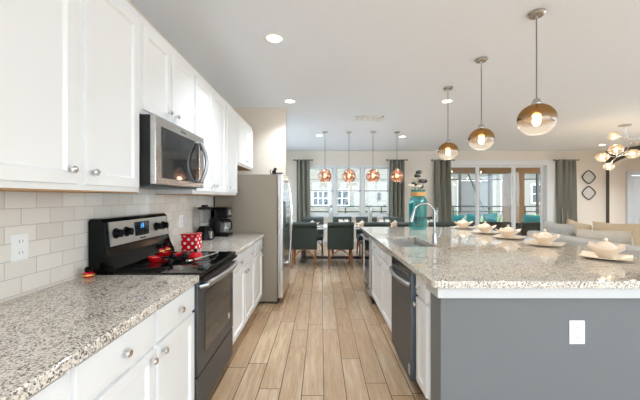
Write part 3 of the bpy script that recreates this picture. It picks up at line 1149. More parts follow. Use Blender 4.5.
# ------------------------------------------------------------------ refrigerator
fg = thing('refrigerator', 'tall stainless side-by-side refrigerator with taupe side, beside the cabinets', 'refrigerator', (-0.95, 4.46, 0))
MB().box(-1.37, -0.57, 4.005, 4.90, 0.03, 1.675, 0.006).build('body', 'steelside', fg)
MB().box(-0.60, -0.555, 4.02, 4.88, 0.0, 0.065).build('kick_grille', 'blackmatte', fg)
for a, c_, nm_ in ((4.005, 4.40, 'freezer'), (4.406, 4.90, 'fresh')):
    d = MB().box(-0.565, -0.492, a, c_, 0.07, 1.685, 0.012, 3).build('door', 'steelfr', fg)
    hy = c_ - 0.035 if nm_ == 'freezer' else a + 0.035
    pts = [(-0.492, hy, 1.60)] + [(-0.452 + 0.035 * math.sin(PI * k / 14), hy, 1.60 - 1.14 * k / 14) for k in range(15)] + [(-0.492, hy, 0.46)]
    MB().tube(pts, 0.014, 10).build('handle', 'chrome', d)
    if nm_ == 'freezer':
        MB().box(-0.494, -0.489, 4.09, 4.31, 0.98, 1.32, 0.003).build('water_dispenser', 'black', d)
b = MB().box(-0.62, -0.50, 4.02, 4.07, 1.685, 1.70, 0.004).box(-0.62, -0.50, 4.84, 4.89, 1.685, 1.70, 0.004)
b.build('hinge_cover', 'blackmatte', fg)
og = thing('cat_figurine', 'small black ornament standing on top of the refrigerator', 'ornament', (-0.63, 4.16, 1.675))
MB().lathe([(0, 0), (0.038, 0), (0.036, 0.012), (0.022, 0.02), (0.03, 0.04), (0.022, 0.065), (0, 0.07)], (-0.63, 4.16, 1.675), 16).build('figure_body', 'black', og)
MB().sphere((-0.615, 4.16, 1.757), 0.021, 1.1, 0.9, 1).build('figure_head', 'black', og)
MB().tube([(-0.655, 4.16, 1.69), (-0.68, 4.16, 1.70), (-0.682, 4.16, 1.735), (-0.672, 4.16, 1.75)], 0.006, 8).build('figure_tail', 'black', og)

# ------------------------------------------------------------------ outlets
def outlet(name, label, c, facing, sw=False):
    t = thing(name, label, 'wall outlet', c)
    x, y, z = c
    if facing == 'X':
        MB().box(x, x + 0.006, y - 0.041, y + 0.041, z - 0.062, z + 0.062, 0.003).build('cover_plate', 'plastic', t)
        for dz in (-0.026, 0.026):
            f = MB().box(x + 0.005, x + 0.0085, y - 0.019, y + 0.019, z + dz - 0.016, z + dz + 0.016, 0.004).build('receptacle', 'plastic', t)
            MB().box(x + 0.0083, x + 0.009, y - 0.009, y - 0.007, z + dz - 0.006, z + dz + 0.006).box(x + 0.0083, x + 0.009, y + 0.007, y + 0.009, z + dz - 0.006, z + dz + 0.006).build('slot', 'markgrey', f)
    else:
        MB().box(x - 0.043, x + 0.043, y - 0.006, y, z - 0.066, z + 0.066, 0.003).build('cover_plate', 'plastic', t)
        for dz in (-0.028, 0.028):
            f = MB().box(x - 0.018, x + 0.018, y - 0.0085, y - 0.005, z + dz - 0.018, z + dz + 0.018, 0.004).build('receptacle', 'plastic', t)
            MB().box(x - 0.009, x - 0.007, y - 0.009, y - 0.0083, z + dz - 0.006, z + dz + 0.006).box(x + 0.007, x + 0.009, y - 0.009, y - 0.0083, z + dz - 0.006, z + dz + 0.006).build('slot', 'markgrey', f)


outlet('wall_outlet', 'white double outlet on the tile above the near worktop', (-1.392, 1.43, 1.144), 'X')
outlet('wall_outlet', 'white outlet on the tile between stove and blender', (-1.392, 3.08, 1.14), 'X')
outlet('island_outlet', 'white outlet on the grey end panel of the island', (1.434, 1.74, 0.618), 'Y')

# ------------------------------------------------------------------ things on the stove and worktops
def lid_bowl(x, y, z, r, h, label):
    t = thing('red_bowl', label, 'bowl', (x, y, z), 'small red dishes on the stove')
    MB().lathe([(0, 0), (r * 0.72, 0), (r * 0.95, h * 0.4), (r, h), (r * 0.93, h), (r * 0.85, h * 0.45), (r * 0.6, h * 0.15), (0, h * 0.12)], (x, y, z), 28).build('bowl_body', 'red', t)
    MB().lathe([(0, h * 0.62), (r * 0.9, h * 0.66), (r * 0.9, h * 0.6), (0, h * 0.58)], (x, y, z), 28).build('white_disc', 'whiteglaze', t)  # flat white disc set inside the red rim
    b = MB()
    b.box(x + r * 0.9, x + r * 0.9 + 0.05, y - 0.011, y + 0.011, z + h * 0.7, z + h, 0.004)
    b.build('bowl_handle', 'black', t)
    return t


CT = 0.9245
lid_bowl(-1.165, 2.18, CT, 0.046, 0.034, 'small red bowl on the stove, nearest the front worktop')
lid_bowl(-1.20, 2.37, CT, 0.052, 0.036, 'small red bowl on the stove nearest the backguard')
lid_bowl(-1.09, 2.36, CT, 0.036, 0.026, 'small red bowl on the stove between the black ladle rest and another bowl')
sr = thing('spoon_rest', 'black spoon rest with long handle lying on the stove top', 'spoon rest', (-1.0, 2.22, CT))
MB().lathe([(0, 0), (0.05, 0), (0.075, 0.018), (0.07, 0.018), (0.045, 0.006), (0, 0.006)], (-1.03, 2.2, CT), 28).sphere((-1.075, 2.255, CT + 0.02), 0.026, 1, 1, 0.7).sphere((-0.995, 2.265, CT + 0.02), 0.026, 1, 1, 0.7).build('dish', 'black', sr)
MB().tube([(-1.03, 2.13, CT + 0.02), (-0.99, 2.05, CT + 0.022), (-0.98, 2.0, CT + 0.014)], [0.012, 0.01, 0.008], 10).build('handle', 'black', sr)
rl = thing('pot_cover', 'round glossy red pot lid at the far front corner of the stove', 'lid', (-0.955, 2.36, CT))
MB().lathe([(0, 0.036), (0.02, 0.034), (0.042, 0.022), (0.052, 0.005), (0.054, 0), (0, 0)], (-0.955, 2.36, CT), 28).build('dome', 'red', rl)
MB().lathe([(0, 0.028), (0.012, 0.026), (0.014, 0.016), (0.007, 0.0)], (-0.955, 2.36, CT + 0.034), 16).build('lid_knob', 'black', rl)
spn = thing('serving_spoon', 'curved steel serving spoon lying beside the red lid', 'spoon', (-0.85, 2.36, CT))
MB().tube([(-0.90, 2.20, CT + 0.008), (-0.85, 2.28, CT + 0.016), (-0.82, 2.38, CT + 0.018), (-0.83, 2.48, CT + 0.010)], [0.007, 0.006, 0.005, 0.007], 8).build('spoon_handle', 'chrome', spn)
MB().sphere((-0.92, 2.165, CT + 0.010), 0.03, 0.8, 1.15, 0.3).build('spoon_bowl', 'chrome', spn)


def shaker(x, y, z, s, label):
    t = thing('pepper_shaker', label, 'shaker', (x, y, z), 'red and black shakers')
    MB().lathe([(0, 0), (0.024 * s, 0), (0.034 * s, 0.012 * s), (0.032 * s, 0.028 * s), (0.02 * s, 0.038 * s), (0, 0.039 * s)], (x, y, z), 22).build('shaker_body', 'red', t)
    MB().lathe([(0.033 * s, 0.012 * s), (0.0355 * s, 0.014 * s), (0.0355 * s, 0.018 * s), (0.033 * s, 0.02 * s)], (x, y, z), 22).build('band', 'yellow', t)
    MB().lathe([(0, 0.072 * s), (0.014 * s, 0.070 * s), (0.024 * s, 0.058 * s), (0.022 * s, 0.045 * s), (0.02 * s, 0.037 * s), (0, 0.037 * s)], (x, y, z), 22).build('shaker_cap', 'black', t)


shaker(-1.335, 1.78, 0.915, 0.85, 'small red shaker with black cap on the near worktop against the stove')
shaker(-1.25, 2.49, 0.945, 1.0, 'small red shaker with black cap at the far end of the backguard ledge')
shaker(-1.25, 2.40, 0.945, 1.0, 'small dark-capped red shaker just before another on the backguard ledge')
# polka dot canister
pc = thing('polka_dot_canister', 'red white-dotted square canister on the worktop beyond the stove', 'canister', (-1.13, 2.72, 0.915))
MB().box(-1.205, -1.065, 2.66, 2.78, 0.915, 1.045, 0.012, 3).build('canister_body', 'polka', pc)
MB().box(-1.208, -1.062, 2.657, 2.783, 1.046, 1.062, 0.007).build('canister_lid', 'red', pc)

# blender
bl = thing('countertop_blender', 'black blender with glass jar beside the coffee maker', 'blender', (-1.275, 3.40, 0.915))
x, y, z = -1.275, 3.40, 0.915
MB().lathe([(0, 0), (0.095, 0), (0.098, 0.02), (0.088, 0.09), (0.062, 0.135), (0.055, 0.15), (0, 0.15)], (x, y, z), 26).build('motor_base', 'black', bl)
MB().box(x + 0.03, x + 0.097, y - 0.06, y - 0.02, z + 0.015, z + 0.10, 0.01).build('button_panel', 'nickel', bl)
MB().lathe([(0.05, 0.15), (0.052, 0.18), (0.074, 0.335), (0.07, 0.335), (0.048, 0.185), (0, 0.175)], (x, y, z), 26).build('glass_jar', 'clear2', bl)
MB().lathe([(0.077, 0.33), (0.079, 0.352), (0.06, 0.358), (0.035, 0.36), (0.033, 0.378), (0, 0.378)], (x, y, z), 26).build('jar_lid', 'black', bl)
MB().tube([(x + 0.068, y, z + 0.32), (x + 0.115, y, z + 0.315), (x + 0.12, y, z + 0.25), (x + 0.058, y, z + 0.20)], 0.011, 10).build('jar_handle', 'black', bl)
# coffee maker
cf = thing('coffee_maker', 'black drip coffee maker with glass carafe against the refrigerator', 'coffee maker', (-1.2, 3.74, 0.915))
x, y, z = -1.20, 3.74, 0.915
MB().box(x - 0.13, x + 0.11, y - 0.10, y + 0.10, z, z + 0.035, 0.012).box(x - 0.13, x - 0.03, y - 0.10, y + 0.10, z + 0.03, z + 0.34, 0.012).box(x - 0.13, x + 0.10, y - 0.10, y + 0.10, z + 0.215, z + 0.345, 0.018).build('housing', 'black', cf)
MB().lathe([(0, 0.04), (0.058, 0.04), (0.072, 0.07), (0.07, 0.12), (0.052, 0.17), (0.056, 0.185), (0.05, 0.185), (0.046, 0.17), (0.064, 0.115), (0.06, 0.06), (0, 0.05)], (x + 0.045, y, z), 26).build('carafe', 'clear2', cf)
MB().lathe([(0.054, 0.165), (0.059, 0.168), (0.059, 0.19), (0.04, 0.2), (0, 0.2)], (x + 0.045, y, z), 26).build('carafe_lid', 'black', cf)
MB().tube([(x + 0.09, y - 0.03, z + 0.18), (x + 0.135, y - 0.05, z + 0.17), (x + 0.14, y - 0.055, z + 0.10), (x + 0.105, y - 0.03, z + 0.07)], 0.009, 10).build('carafe_handle', 'black', cf)
MB().box(x + 0.10, x + 0.104, y - 0.05, y + 0.05, z + 0.25, z + 0.31, 0.002).build('control_strip', 'nickel', cf)

# ================================================================== ISLAND
IFX = 0.67
IX0, IX1, IY0, IY1 = 0.612, 2.43, 1.69, 4.91
SX0, SX1, SY0, SY1 = 0.745, 1.10, 2.90, 3.62


def slab_with_hole():
    t = bmesh.new()
    xs, yy = [IX0, SX0, SX1, IX1], [IY0, SY0, SY1, IY1]
    g = [[t.verts.new((x, y, 0.915)) for y in yy] for x in xs]
    fs = []
    for i in range(3):
        for j in range(3):
            if i == 1 and j == 1:
                continue
            fs.append(t.faces.new((g[i][j], g[i + 1][j], g[i + 1][j + 1], g[i][j + 1])))
    r = bmesh.ops.extrude_face_region(t, geom=fs)
    bmesh.ops.translate(t, vec=(0, 0, -0.04), verts=[v for v in r['geom'] if isinstance(v, bmesh.types.BMVert)])
    bmesh.ops.recalc_face_normals(t, faces=t.faces)
    vert = [e for e in t.edges if abs(e.verts[0].co.z - e.verts[1].co.z) > 0.02 and e.verts[0].co.x in (IX0, IX1)
            and min(abs(e.verts[0].co.y - IY0), abs(e.verts[0].co.y - IY1)) < 1e-4]
    vert = [e for e in t.edges if abs(e.verts[0].co.z - e.verts[1].co.z) > 0.02 and (abs(e.verts[0].co.x - IX0) < 1e-4 or abs(e.verts[0].co.x - IX1) < 1e-4)
            and (abs(e.verts[0].co.y - IY0) < 1e-4 or abs(e.verts[0].co.y - IY1) < 1e-4)]
    bmesh.ops.bevel(t, geom=vert, offset=0.035, segments=5, profile=0.5, affect='EDGES')
    ed = [e for e in t.edges if len(e.link_faces) == 2 and e.calc_face_angle(0) > 1.2 and abs(e.verts[0].co.z - e.verts[1].co.z) < 0.001]
    bmesh.ops.bevel(t, geom=ed, offset=0.006, segments=2, profile=0.5, affect='EDGES')
    m = MB()
    m._add(t)
    return m


tag(slab_with_hole().build('island_countertop', 'granite'), 'large speckled granite island worktop with a sink cut into it', 'countertop')

G3 = 'white base cabinets on the aisle side of the island'
base_cabinet(-1, IFX, 1.30, 1.905, 2.135, 'narrow white base cabinet at the grey corner of the island', [(1.925, 2.125)], [(1.925, 2.125)], 'b', G3)
base_cabinet(-1, IFX, 1.30, 2.745, 3.985, 'wide white double-door sink cabinet between the two steel appliances', [(2.765, 3.36), (3.375, 3.97)], [(2.765, 3.36), (3.375, 3.97)], 'ba', G3)

ib = thing('island_cladding', 'grey painted island end and back panels with white trim under granite', 'island base', (1.4, 1.82, 0))
MB().box(0.672, 2.10, 1.74, 1.90, 0, 0.874).build('end_panel', 'grey', ib)
MB().box(2.0, 2.10, 1.90, 4.83, 0, 0.874).build('back_panel', 'grey', ib)
MB().box(0.672, 2.10, 4.70, 4.83, 0, 0.874).build('far_panel', 'grey', ib)
MB().box(0.645, 2.13, 1.712, 1.739, 0.815, 0.874, 0.004).box(0.645, 0.671, 1.741, 1.90, 0.815, 0.874, 0.004).build('trim_rail', 'railwhite', ib)
MB().box(0.66, 0.672, 4.70, 4.84, 0, 0.10).box(0.66, 2.1, 4.83, 4.842, 0, 0.10).build('plinth', 'trim', ib)

# dishwasher
dw = thing('dishwasher', 'dark stainless dishwasher in the island beside the narrow cabinet', 'dishwasher', (0.9, 2.44, 0))
MB().box(0.672, 1.25, 2.145, 2.735, 0.10, 0.870).build('tub', 'blackmatte', dw)
d = MB().box(0.622, 0.668, 2.140, 2.740, 0.10, 0.862, 0.006).build('door', 'steeldark', dw)
MB().box(0.6215, 0.6235, 2.18, 2.70, 0.80, 0.852).build('control_strip', 'ovenglass', d)
pts = [(0.622, 2.175, 0.760)] + [(0.606 - 0.030 * math.sin(PI * k / 12), 2.185 + 0.51 * k / 12, 0.765) for k in range(13)] + [(0.622, 2.705, 0.760)]
MB().tube(pts, 0.016, 12).build('handle', 'steely', d)
MB().box(0.6205, 0.6225, 2.17, 2.20, 0.13, 0.20).build('label_sticker', 'plasticshade', d)
MB().box(0.73, 0.75, 2.145, 2.735, 0.0, 0.10).build('toe_plate', 'blackmatte', dw)
# beverage cooler
bc = thing('beverage_cooler', 'undercounter glass-door beverage cooler at the dining end of the island', 'beverage cooler', (0.9, 4.32, 0))
MB().box(0.672, 1.25, 4.0, 4.64, 0.02, 0.868).build('cabinet_body', 'blackmatte', bc)
d = MB()
for q in ((4.0, 4.05, 0.10, 0.862), (4.59, 4.64, 0.10, 0.862), (4.05, 4.59, 0.10, 0.15), (4.05, 4.59, 0.805, 0.862)):
    d.box(0.625, 0.667, *q)
d = d.build('door', 'steel', bc)
MB().box(0.638, 0.655, 4.05, 4.59, 0.15, 0.805).build('door_glass', 'ceramicglass', d)
MB().tube([(0.625, 4.04, 0.83), (0.595, 4.05, 0.83), (0.595, 4.59, 0.83), (0.625, 4.60, 0.83)], 0.012, 10).build('handle', 'steely', d)
MB().box(0.66, 0.68, 4.01, 4.63, 0.0, 0.095).build('kick_grille', 'blackmatte', bc)

# sink
sk = thing('kitchen_sink', 'stainless two-bowl undermount sink in the granite island', 'sink', ((SX0 + SX1) / 2, (SY0 + SY1) / 2, 0.70))


def basin(x0, x1, y0, y1, z0, z1, m):
    t = bmesh.new()
    th = 0.004
    bmesh.ops.create_cube(t, size=1)
    for v in t.verts:
        v.co = Vector(((x0 + x1) / 2 + v.co.x * (x1 - x0), (y0 + y1) / 2 + v.co.y * (y1 - y0), (z0 + z1) / 2 + v.co.z * (z1 - z0)))
    bmesh.ops.delete(t, geom=[f for f in t.faces if f.normal.z > 0.9], context='FACES')
    bmesh.ops.bevel(t, geom=[e for e in t.edges if len(e.link_faces) == 2], offset=0.03, segments=4, profile=0.5, affect='EDGES')
    bmesh.ops.reverse_faces(t, faces=t.faces)
    bmesh.ops.solidify(t, geom=t.faces[:], thickness=-th)
    m._add(t)


m = MB()
basin(SX0 - 0.008, SX1 + 0.008, SY0 - 0.008, 3.25, 0.70, 0.8745, m)
m.build('sink_bowl', 'satin', sk)
m = MB()
basin(SX0 - 0.008, SX1 + 0.008, 3.27, SY1 + 0.008, 0.70, 0.8745, m)
m.build('sink_bowl', 'satin', sk)
for y in (3.07, 3.44):
    MB().lathe([(0, 0.004), (0.03, 0.004), (0.042, 0.006), (0.042, 0)], (0.92, y, 0.705), 20).build('drain', 'chrome', sk)
# faucet
fc = thing('kitchen_faucet', 'chrome gooseneck pull-down faucet behind the sink', 'faucet', (1.15, 3.14, 0.915))
x, y, z = 1.15, 3.14, 0.915
MB().lathe([(0, 0), (0.028, 0), (0.028, 0.012), (0.022, 0.02), (0.020, 0.09), (0.013, 0.10), (0, 0.10)], (x, y, z), 22).build('faucet_base', 'fauchrome', fc)
pts = [(x, y, z + 0.09), (x, y, z + 0.20)] + arc((x - 0.105, y, z + 0.295), 0.105, 0, 165, 16, 'XZ')
MB().tube(pts, 0.0095, 14).build('gooseneck', 'fauchrome', fc)
e0 = Vector(pts[-1])
dv = Vector((-0.28, 0, -0.96)).normalized()
MB().cyl(e0, e0 + dv * 0.05, 0.0125, 0.017, 18).cyl(e0 + dv * 0.05, e0 + dv * 0.115, 0.017, 0.020, 18).build('spray_head', 'fauchrome', fc)
MB().cyl((x + 0.018, y, z + 0.06), (x + 0.045, y, z + 0.065), 0.011, n=14).tube([(x + 0.04, y, z + 0.065), (x + 0.06, y, z + 0.09), (x + 0.068, y, z + 0.15)], [0.008, 0.007, 0.006], 10).build('lever', 'fauchrome', fc)

# rounded square rings
def squircle(r, z, n=48, point=1.0, lift=0.0):
    """ring of points whose radius peaks at four corners"""
    out = []
    for k in range(n):
        a = 2 * PI * k / n
        c4 = abs(math.cos(2 * a))
        f = 1 / (abs(math.cos(a)) + abs(math.sin(a)))
        rad = r * (f * point + (1 - point) * 0.82)
        out.append((rad * math.cos(a), rad * math.sin(a), z + lift * c4 ** 6))
    return out


def loft(rings, cap0=True, cap1=True):
    t = bmesh.new()
    R_ = [[t.verts.new(p) for p in r] for r in rings]
    n = len(R_[0])
    for a, b_ in zip(R_, R_[1:]):
        for k in range(n):
            t.faces.new((a[k], a[(k + 1) % n], b_[(k + 1) % n], b_[k]))
    if cap0:
        t.faces.new(R_[0][::-1])
    if cap1:
        t.faces.new(R_[-1])
    bmesh.ops.recalc_face_normals(t, faces=t.faces)
    m = MB()
    m._add(t)
    return m


# teal jar with rope and dried flowers
JX, JY, JZ = 1.415, 4.52, 0.9155
jr = thing('teal_glass_jar', 'tall teal glass jar with jute rope collar on the island', 'jar', (JX, JY, JZ))
JP = [(0.118, 0, .7), (0.128, 0.012, .8), (0.138, 0.04, .85), (0.138, 0.40, .85), (0.126, 0.45, .6), (0.100, 0.49, .15), (0.096, 0.545, 0), (0.106, 0.575, 0),
      (0.099, 0.575, 0), (0.090, 0.545, 0), (0.093, 0.487, .15), (0.118, 0.444, .6), (0.130, 0.40, .85), (0.130, 0.05, .85), (0.11, 0.02, .7), (0.03, 0.016, .3)]
loft([[(JX + p[0], JY + p[1], JZ + p[2]) for p in squircle(r * (1 if pt_ else 1.22), z, point=pt_)] for r, z, pt_ in JP]).build('jar_body', 'teal', jr, 30)
b = MB()
for k in range(5):
    b.tube(arc((JX, JY, JZ + 0.488 + k * 0.012), 0.103 - 0.001 * k, 0, 351, 40, 'XY'), 0.0075, 8, closed=True)
b.build('rope_collar', 'rope', jr)
rr = random.Random(4)
heads = [(-0.06, 0, 0.66, 'd'), (0.02, 0.02, 0.83, 'd'), (0.085, -0.01, 0.70, 'd'), (-0.02, -0.05, 0.78, 'd'), (0.05, 0.05, 0.62, 'd'),
         (-0.045, 0.04, 0.73, 'c'), (0.035, -0.05, 0.70, 'd'), (-0.10, -0.01, 0.64, 'c'), (0.0, -0.02, 0.62, 'c')]
for hx, hy, hz, kd in heads:
    t = thing('dried_flower', 'charcoal dried flower on a stem in the teal jar' if kd == 'd' else 'cream dried flower on a stem in the teal jar', 'dried flower', (JX, JY, JZ + 0.03),
              'charcoal dried flowers in the teal jar' if kd == 'd' else 'cream dried flowers in the teal jar')
    top = Vector((JX + hx, JY + hy, JZ + hz))
    MB().tube([(JX - hx * 0.3, JY - hy * 0.3, JZ + 0.03), (JX + hx * 0.45, JY + hy * 0.5, JZ + 0.5), top], 0.003, 6).build('stem', 'twig', t)
    b = MB()
    for q in range(7):
        a = 2 * PI * q / 7 + rr.random()
        c0 = top + Vector((0.024 * math.cos(a), 0.024 * math.sin(a), rr.uniform(-0.012, 0.012)))
        b.sphere(c0, 0.025, 1, 1, 0.8, 10, 7)
    b.sphere(top + Vector((0, 0, 0.008)), 0.02, 1, 1, 1, 10, 7)
    b.build('flower_head', 'petaldark' if kd == 'd' else 'petalcream', t)

# place settings: pointed square plate, pointed bowl with a ball-knobbed disc
def make_plate():
    t = thing('square_plate', 'x', 'plate')
    loft([squircle(0.11, 0.0, point=0.6), squircle(0.115, 0.003, point=0.6), squircle(0.205, 0.016, lift=0.006), squircle(0.205, 0.020, lift=0.006),
          squircle(0.13, 0.009, point=0.7), squircle(0.02, 0.008, point=0.5)]).build('plate_dish', 'cream', t, 50)
    return t


def make_bowl():
    t = thing('pointed_bowl', 'x', 'bowl')
    loft([squircle(0.055, 0.0, point=0.3), squircle(0.06, 0.006, point=0.3), squircle(0.085, 0.03, point=0.6), squircle(0.15, 0.062, point=1, lift=0.022),
          squircle(0.148, 0.066, point=1, lift=0.022), squircle(0.08, 0.036, point=0.6), squircle(0.03, 0.014, point=0.3)]).build('bowl_body', 'cream', t, 50)
    MB().lathe([(0, 0.108), (0.02, 0.106), (0.046, 0.092), (0.062, 0.070), (0.067, 0.045), (0.063, 0.040), (0.0, 0.040)], (0, 0, 0), 28).build('bowl_lid', 'cream', t)
    MB().sphere((0, 0, 0.118), 0.013).build('lid_knob', 'cream', t)
    return t


plate0, bowl0 = make_plate(), make_bowl()
first = True
SET = [(2.14, 4.66, 'end of the row nearest the sliding glass door'), (2.12, 4.00, 'second in the island row from the glass door end'),
       (2.115, 3.50, 'middle of the island row of five'), (2.15, 2.98, 'island row, in front of the pale grey sofa pillow'),
       (2.14, 2.33, 'island row, nearest the large globe pendant')]
for x, y, lb in SET:
    for o0, zz, nm_ in ((plate0, 0.9155, 'cream square plate'), (bowl0, 0.9245, 'cream lidded bowl with pointed corners')):
        lab = nm_ + ', ' + lb
        g_ = 'square plates along the island' if o0 is plate0 else 'pointed bowls along the island'
        if first:
            o = o0
        else:
            o = copy_tree(o0)
        place(o, (x, y, zz), 0.0)
        if o0 is bowl0:
            o.scale = (1, 1, 1.12)
        tag(o, lab, 'plate' if o0 is plate0 else 'bowl', g_)
    first = False

# ================================================================== DINING
TY, TX0, TX1 = 6.78, -0.58, 2.72
tb = thing('dining_table', 'long dining table with glossy pale top under the copper pendants', 'dining table', (1.05, TY, 0))
MB().box(TX0, TX1, TY - 0.44, TY + 0.44, 0.725, 0.755, 0.008).build('tabletop', 'tabletop', tb)
for x in (-0.38, 2.45):
    MB().box(x - 0.06, x + 0.06, TY - 0.25, TY + 0.25, 0.0, 0.07, 0.01).box(x - 0.045, x + 0.045, TY - 0.09, TY + 0.09, 0.07, 0.66, 0.006).box(x - 0.06, x + 0.06, TY - 0.26, TY + 0.26, 0.66, 0.725, 0.008).build('pedestal', 'darkwood', tb)
MB().box(-0.33, 2.40, TY - 0.035, TY + 0.035, 0.04, 0.10, 0.006).build('stretcher', 'darkwood', tb)


def make_chair():
    """faces +Y, back towards -Y, origin on the floor under the seat"""
    t = thing('dining_chair', 'x', 'dining chair')
    MB().box(-0.245, 0.245, -0.22, 0.26, 0.385, 0.485, 0.03, 4).build('seat', 'leather', t)
    pr = [(-0.19, 0.37), (-0.235, 0.37), (-0.262, 0.60), (-0.285, 0.80), (-0.315, 0.825), (-0.325, 0.86), (-0.315, 0.895), (-0.28, 0.91), (-0.24, 0.90), (-0.215, 0.86), (-0.195, 0.60)]
    MB().prism(pr, 'X', -0.255, 0.255, 0.012).build('backrest', 'leather', t, 50)
    for sx in (-1, 1):
        MB().tube([(sx * 0.215, -0.20, 0.40), (sx * 0.222, -0.225, 0.2), (sx * 0.228, -0.25, 0.0)], [0.019, 0.018, 0.017], 10).build('leg', 'rattan', t)
        MB().tube([(sx * 0.215, 0.22, 0.40), (sx * 0.218, 0.225, 0.0)], [0.019, 0.017], 10).build('leg', 'rattan', t)
        # curved braces under the seat
        p0, p1, p2 = Vector((sx * 0.222, -0.232, 0.10)), Vector((sx * 0.20, -0.215, 0.30)), Vector((0.0, -0.205, 0.365))
        MB().tube([p0 * (1 - u) ** 2 + p1 * 2 * u * (1 - u) + p2 * u * u for u in [k / 10 for k in range(11)]], 0.012, 8).build('brace', 'rattan', t)
        p0, p1, p2 = Vector((sx * 0.22, -0.23, 0.12)), Vector((sx * 0.215, -0.15, 0.34)), Vector((sx * 0.215, 0.0, 0.37))
        q2 = [p0 * (1 - u) ** 2 + p1 * 2 * u * (1 - u) + p2 * u * u for u in [k / 8 for k in range(9)]]
        p3, p4 = Vector((sx * 0.215, 0.14, 0.34)), Vector((sx * 0.218, 0.222, 0.12))
        q2 += [p2 * (1 - u) ** 2 + p3 * 2 * u * (1 - u) + p4 * u * u for u in [k / 8 for k in range(1, 9)]]
        MB().tube(q2, 0.011, 8).build('side_brace', 'rattan', t)
    MB().tube([(-0.21, -0.2, 0.375), (0.21, -0.2, 0.375)], 0.014, 8).build('rear_rail', 'rattan', t)
    return t


ch = make_chair()
near = [(-0.33, 'dark green dining chair with its back to the aisle, nearest the refrigerator'),
        (0.38, 'dark green dining chair with its back to the aisle, second from the refrigerator'),
        (1.08, 'dark green dining chair behind the island end, second from the teal jar'),
        (1.72, 'dark green dining chair hidden behind the teal jar'),
        (2.33, 'dark green dining chair behind the faucet, nearest the sliding door curtain')]
for k, (x, lb) in enumerate(near):
    o = ch if k == 0 else copy_tree(ch)
    place(o, (x, 6.24, 0))
    tag(o, lb, 'dining chair', 'dark green dining chairs')
far = [(-0.19, 'window-side dining chair nearest the refrigerator, facing the kitchen'), (0.5, 'window-side dining chair, second from the refrigerator end'),
       (1.12, 'window-side dining chair, middle of the five along the window'), (1.80, 'window-side dining chair before the curtain behind the teal jar'),
       (2.50, 'window-side dining chair nearest the sliding glass door')]
for x, lb in far:
    o = copy_tree(ch)
    place(o, (x, 7.42, 0), PI)
    tag(o, lb, 'dining chair', 'dark green dining chairs')
o = copy_tree(ch)
place(o, (-0.92, 6.78, 0), -PI / 2)
tag(o, 'dining chair at the head of the table half hidden by the refrigerator', 'dining chair', 'dark green dining chairs')

sets = [(-0.18, 6.53, 'by the chair nearest the refrigerator'), (0.45, 6.53, 'by the second chair from the refrigerator'), (0.87, 6.55, 'between the second and third aisle chairs'),
        (1.56, 6.53, 'beside the teal jar'), (2.25, 6.53, 'behind the faucet')]
for x, y, lb in sets:
    o = copy_tree(plate0)
    place(o, (x, y, 0.7555), 0)
    tag(o, 'cream square plate on the dining table ' + lb, 'plate', 'square plates on the dining table')
    o = copy_tree(bowl0)
    place(o, (x, y, 0.7645), 0)
    tag(o, 'cream pointed bowl on the dining table ' + lb, 'bowl', 'pointed bowls on the dining table')


def tumbler(x, y, label):
    t = thing('tumbler', label, 'glass', (x, y, 0.7555), 'tumblers on the dining table')
    MB().lathe([(0, 0), (0.03, 0), (0.042, 0.02), (0.045, 0.13), (0.041, 0.13), (0.038, 0.02), (0, 0.012)], (x, y, 0.7555), 20).build('cup', 'whiteglaze', t)
    MB().tube([(x + 0.043, y, 0.865), (x + 0.065, y, 0.86), (x + 0.066, y, 0.80), (x + 0.041, y, 0.785)], 0.005, 8).build('handle', 'whiteglaze', t)


for x, lb in ((0.5, 'behind the second aisle chair'), (1.42, 'by the curtain behind the jar'), (2.42, 'behind the faucet')):
    tumbler(x - 0.06, 6.98, 'white cup nearer the refrigerator, of the pair ' + lb)
    tumbler(x + 0.07, 6.98, 'white cup nearer the sliding door, of the pair ' + lb)


def candle_vase(x, y, h, label):
    t = thing('candle_holder', label, 'candle holder', (x, y, 0.7555), 'white candle holders on the dining table')
    z = 0.7555
    MB().lathe([(0, 0), (0.06, 0), (0.062, 0.012), (0.05, 0.02), (0.053, h * 0.4), (0.053, h - 0.06), (0.044, h - 0.03), (0.04, h), (0.036, h), (0.04, h - 0.04), (0.046, h - 0.08), (0.046, 0.03), (0, 0.025)], (x, y, z), 24).build('glass_sleeve', 'clear2', t)
    MB().cyl((x, y, z + 0.027), (x, y, z + h * 0.72), 0.037, n=20).build('candle', 'candle', t)


candle_vase(0.21, 6.72, 0.46, 'white candle in a glass sleeve below the window, between the first two chairs')
candle_vase(1.06, 6.72, 0.46, 'white candle in a glass sleeve at the middle of the dining table')
candle_vase(2.52, 6.80, 0.40, 'white candle in a glass sleeve before the sliding door curtain')

# ------------------------------------------------------------------ curtains and rods
def curtain(x0, x1, z0, z1, label, flare=0.0, seed=1, folds=5):
    rr = random.Random(seed)
    ph = rr.random() * 6

    def f(u, v):
        z = z1 - v * (z1 - z0)
        sp = 0.92 + 0.08 * v
        cx = (x0 + x1) / 2 + flare * v
        x = cx + (u - 0.5) * (x1 - x0) * sp
        a = 0.062 + 0.014 * math.sin(v * 3 + ph)
        y = 9.36 + a * math.sin(u * folds * 2 * PI + 0.5 * math.sin(v * 4 + ph)) + 0.008 * math.sin(u * 23 + v * 6)
        return (x + 0.012 * math.sin(u * folds * 4 * PI), y, z)
    o = MB().grid(f, 80, 24).build('curtain', 'curtain', None, 60)
    md = o.modifiers.new('thick', 'SOLIDIFY')
    md.thickness = 0.004
    tag(o, label, 'curtain', 'sage grey curtains')
    return o


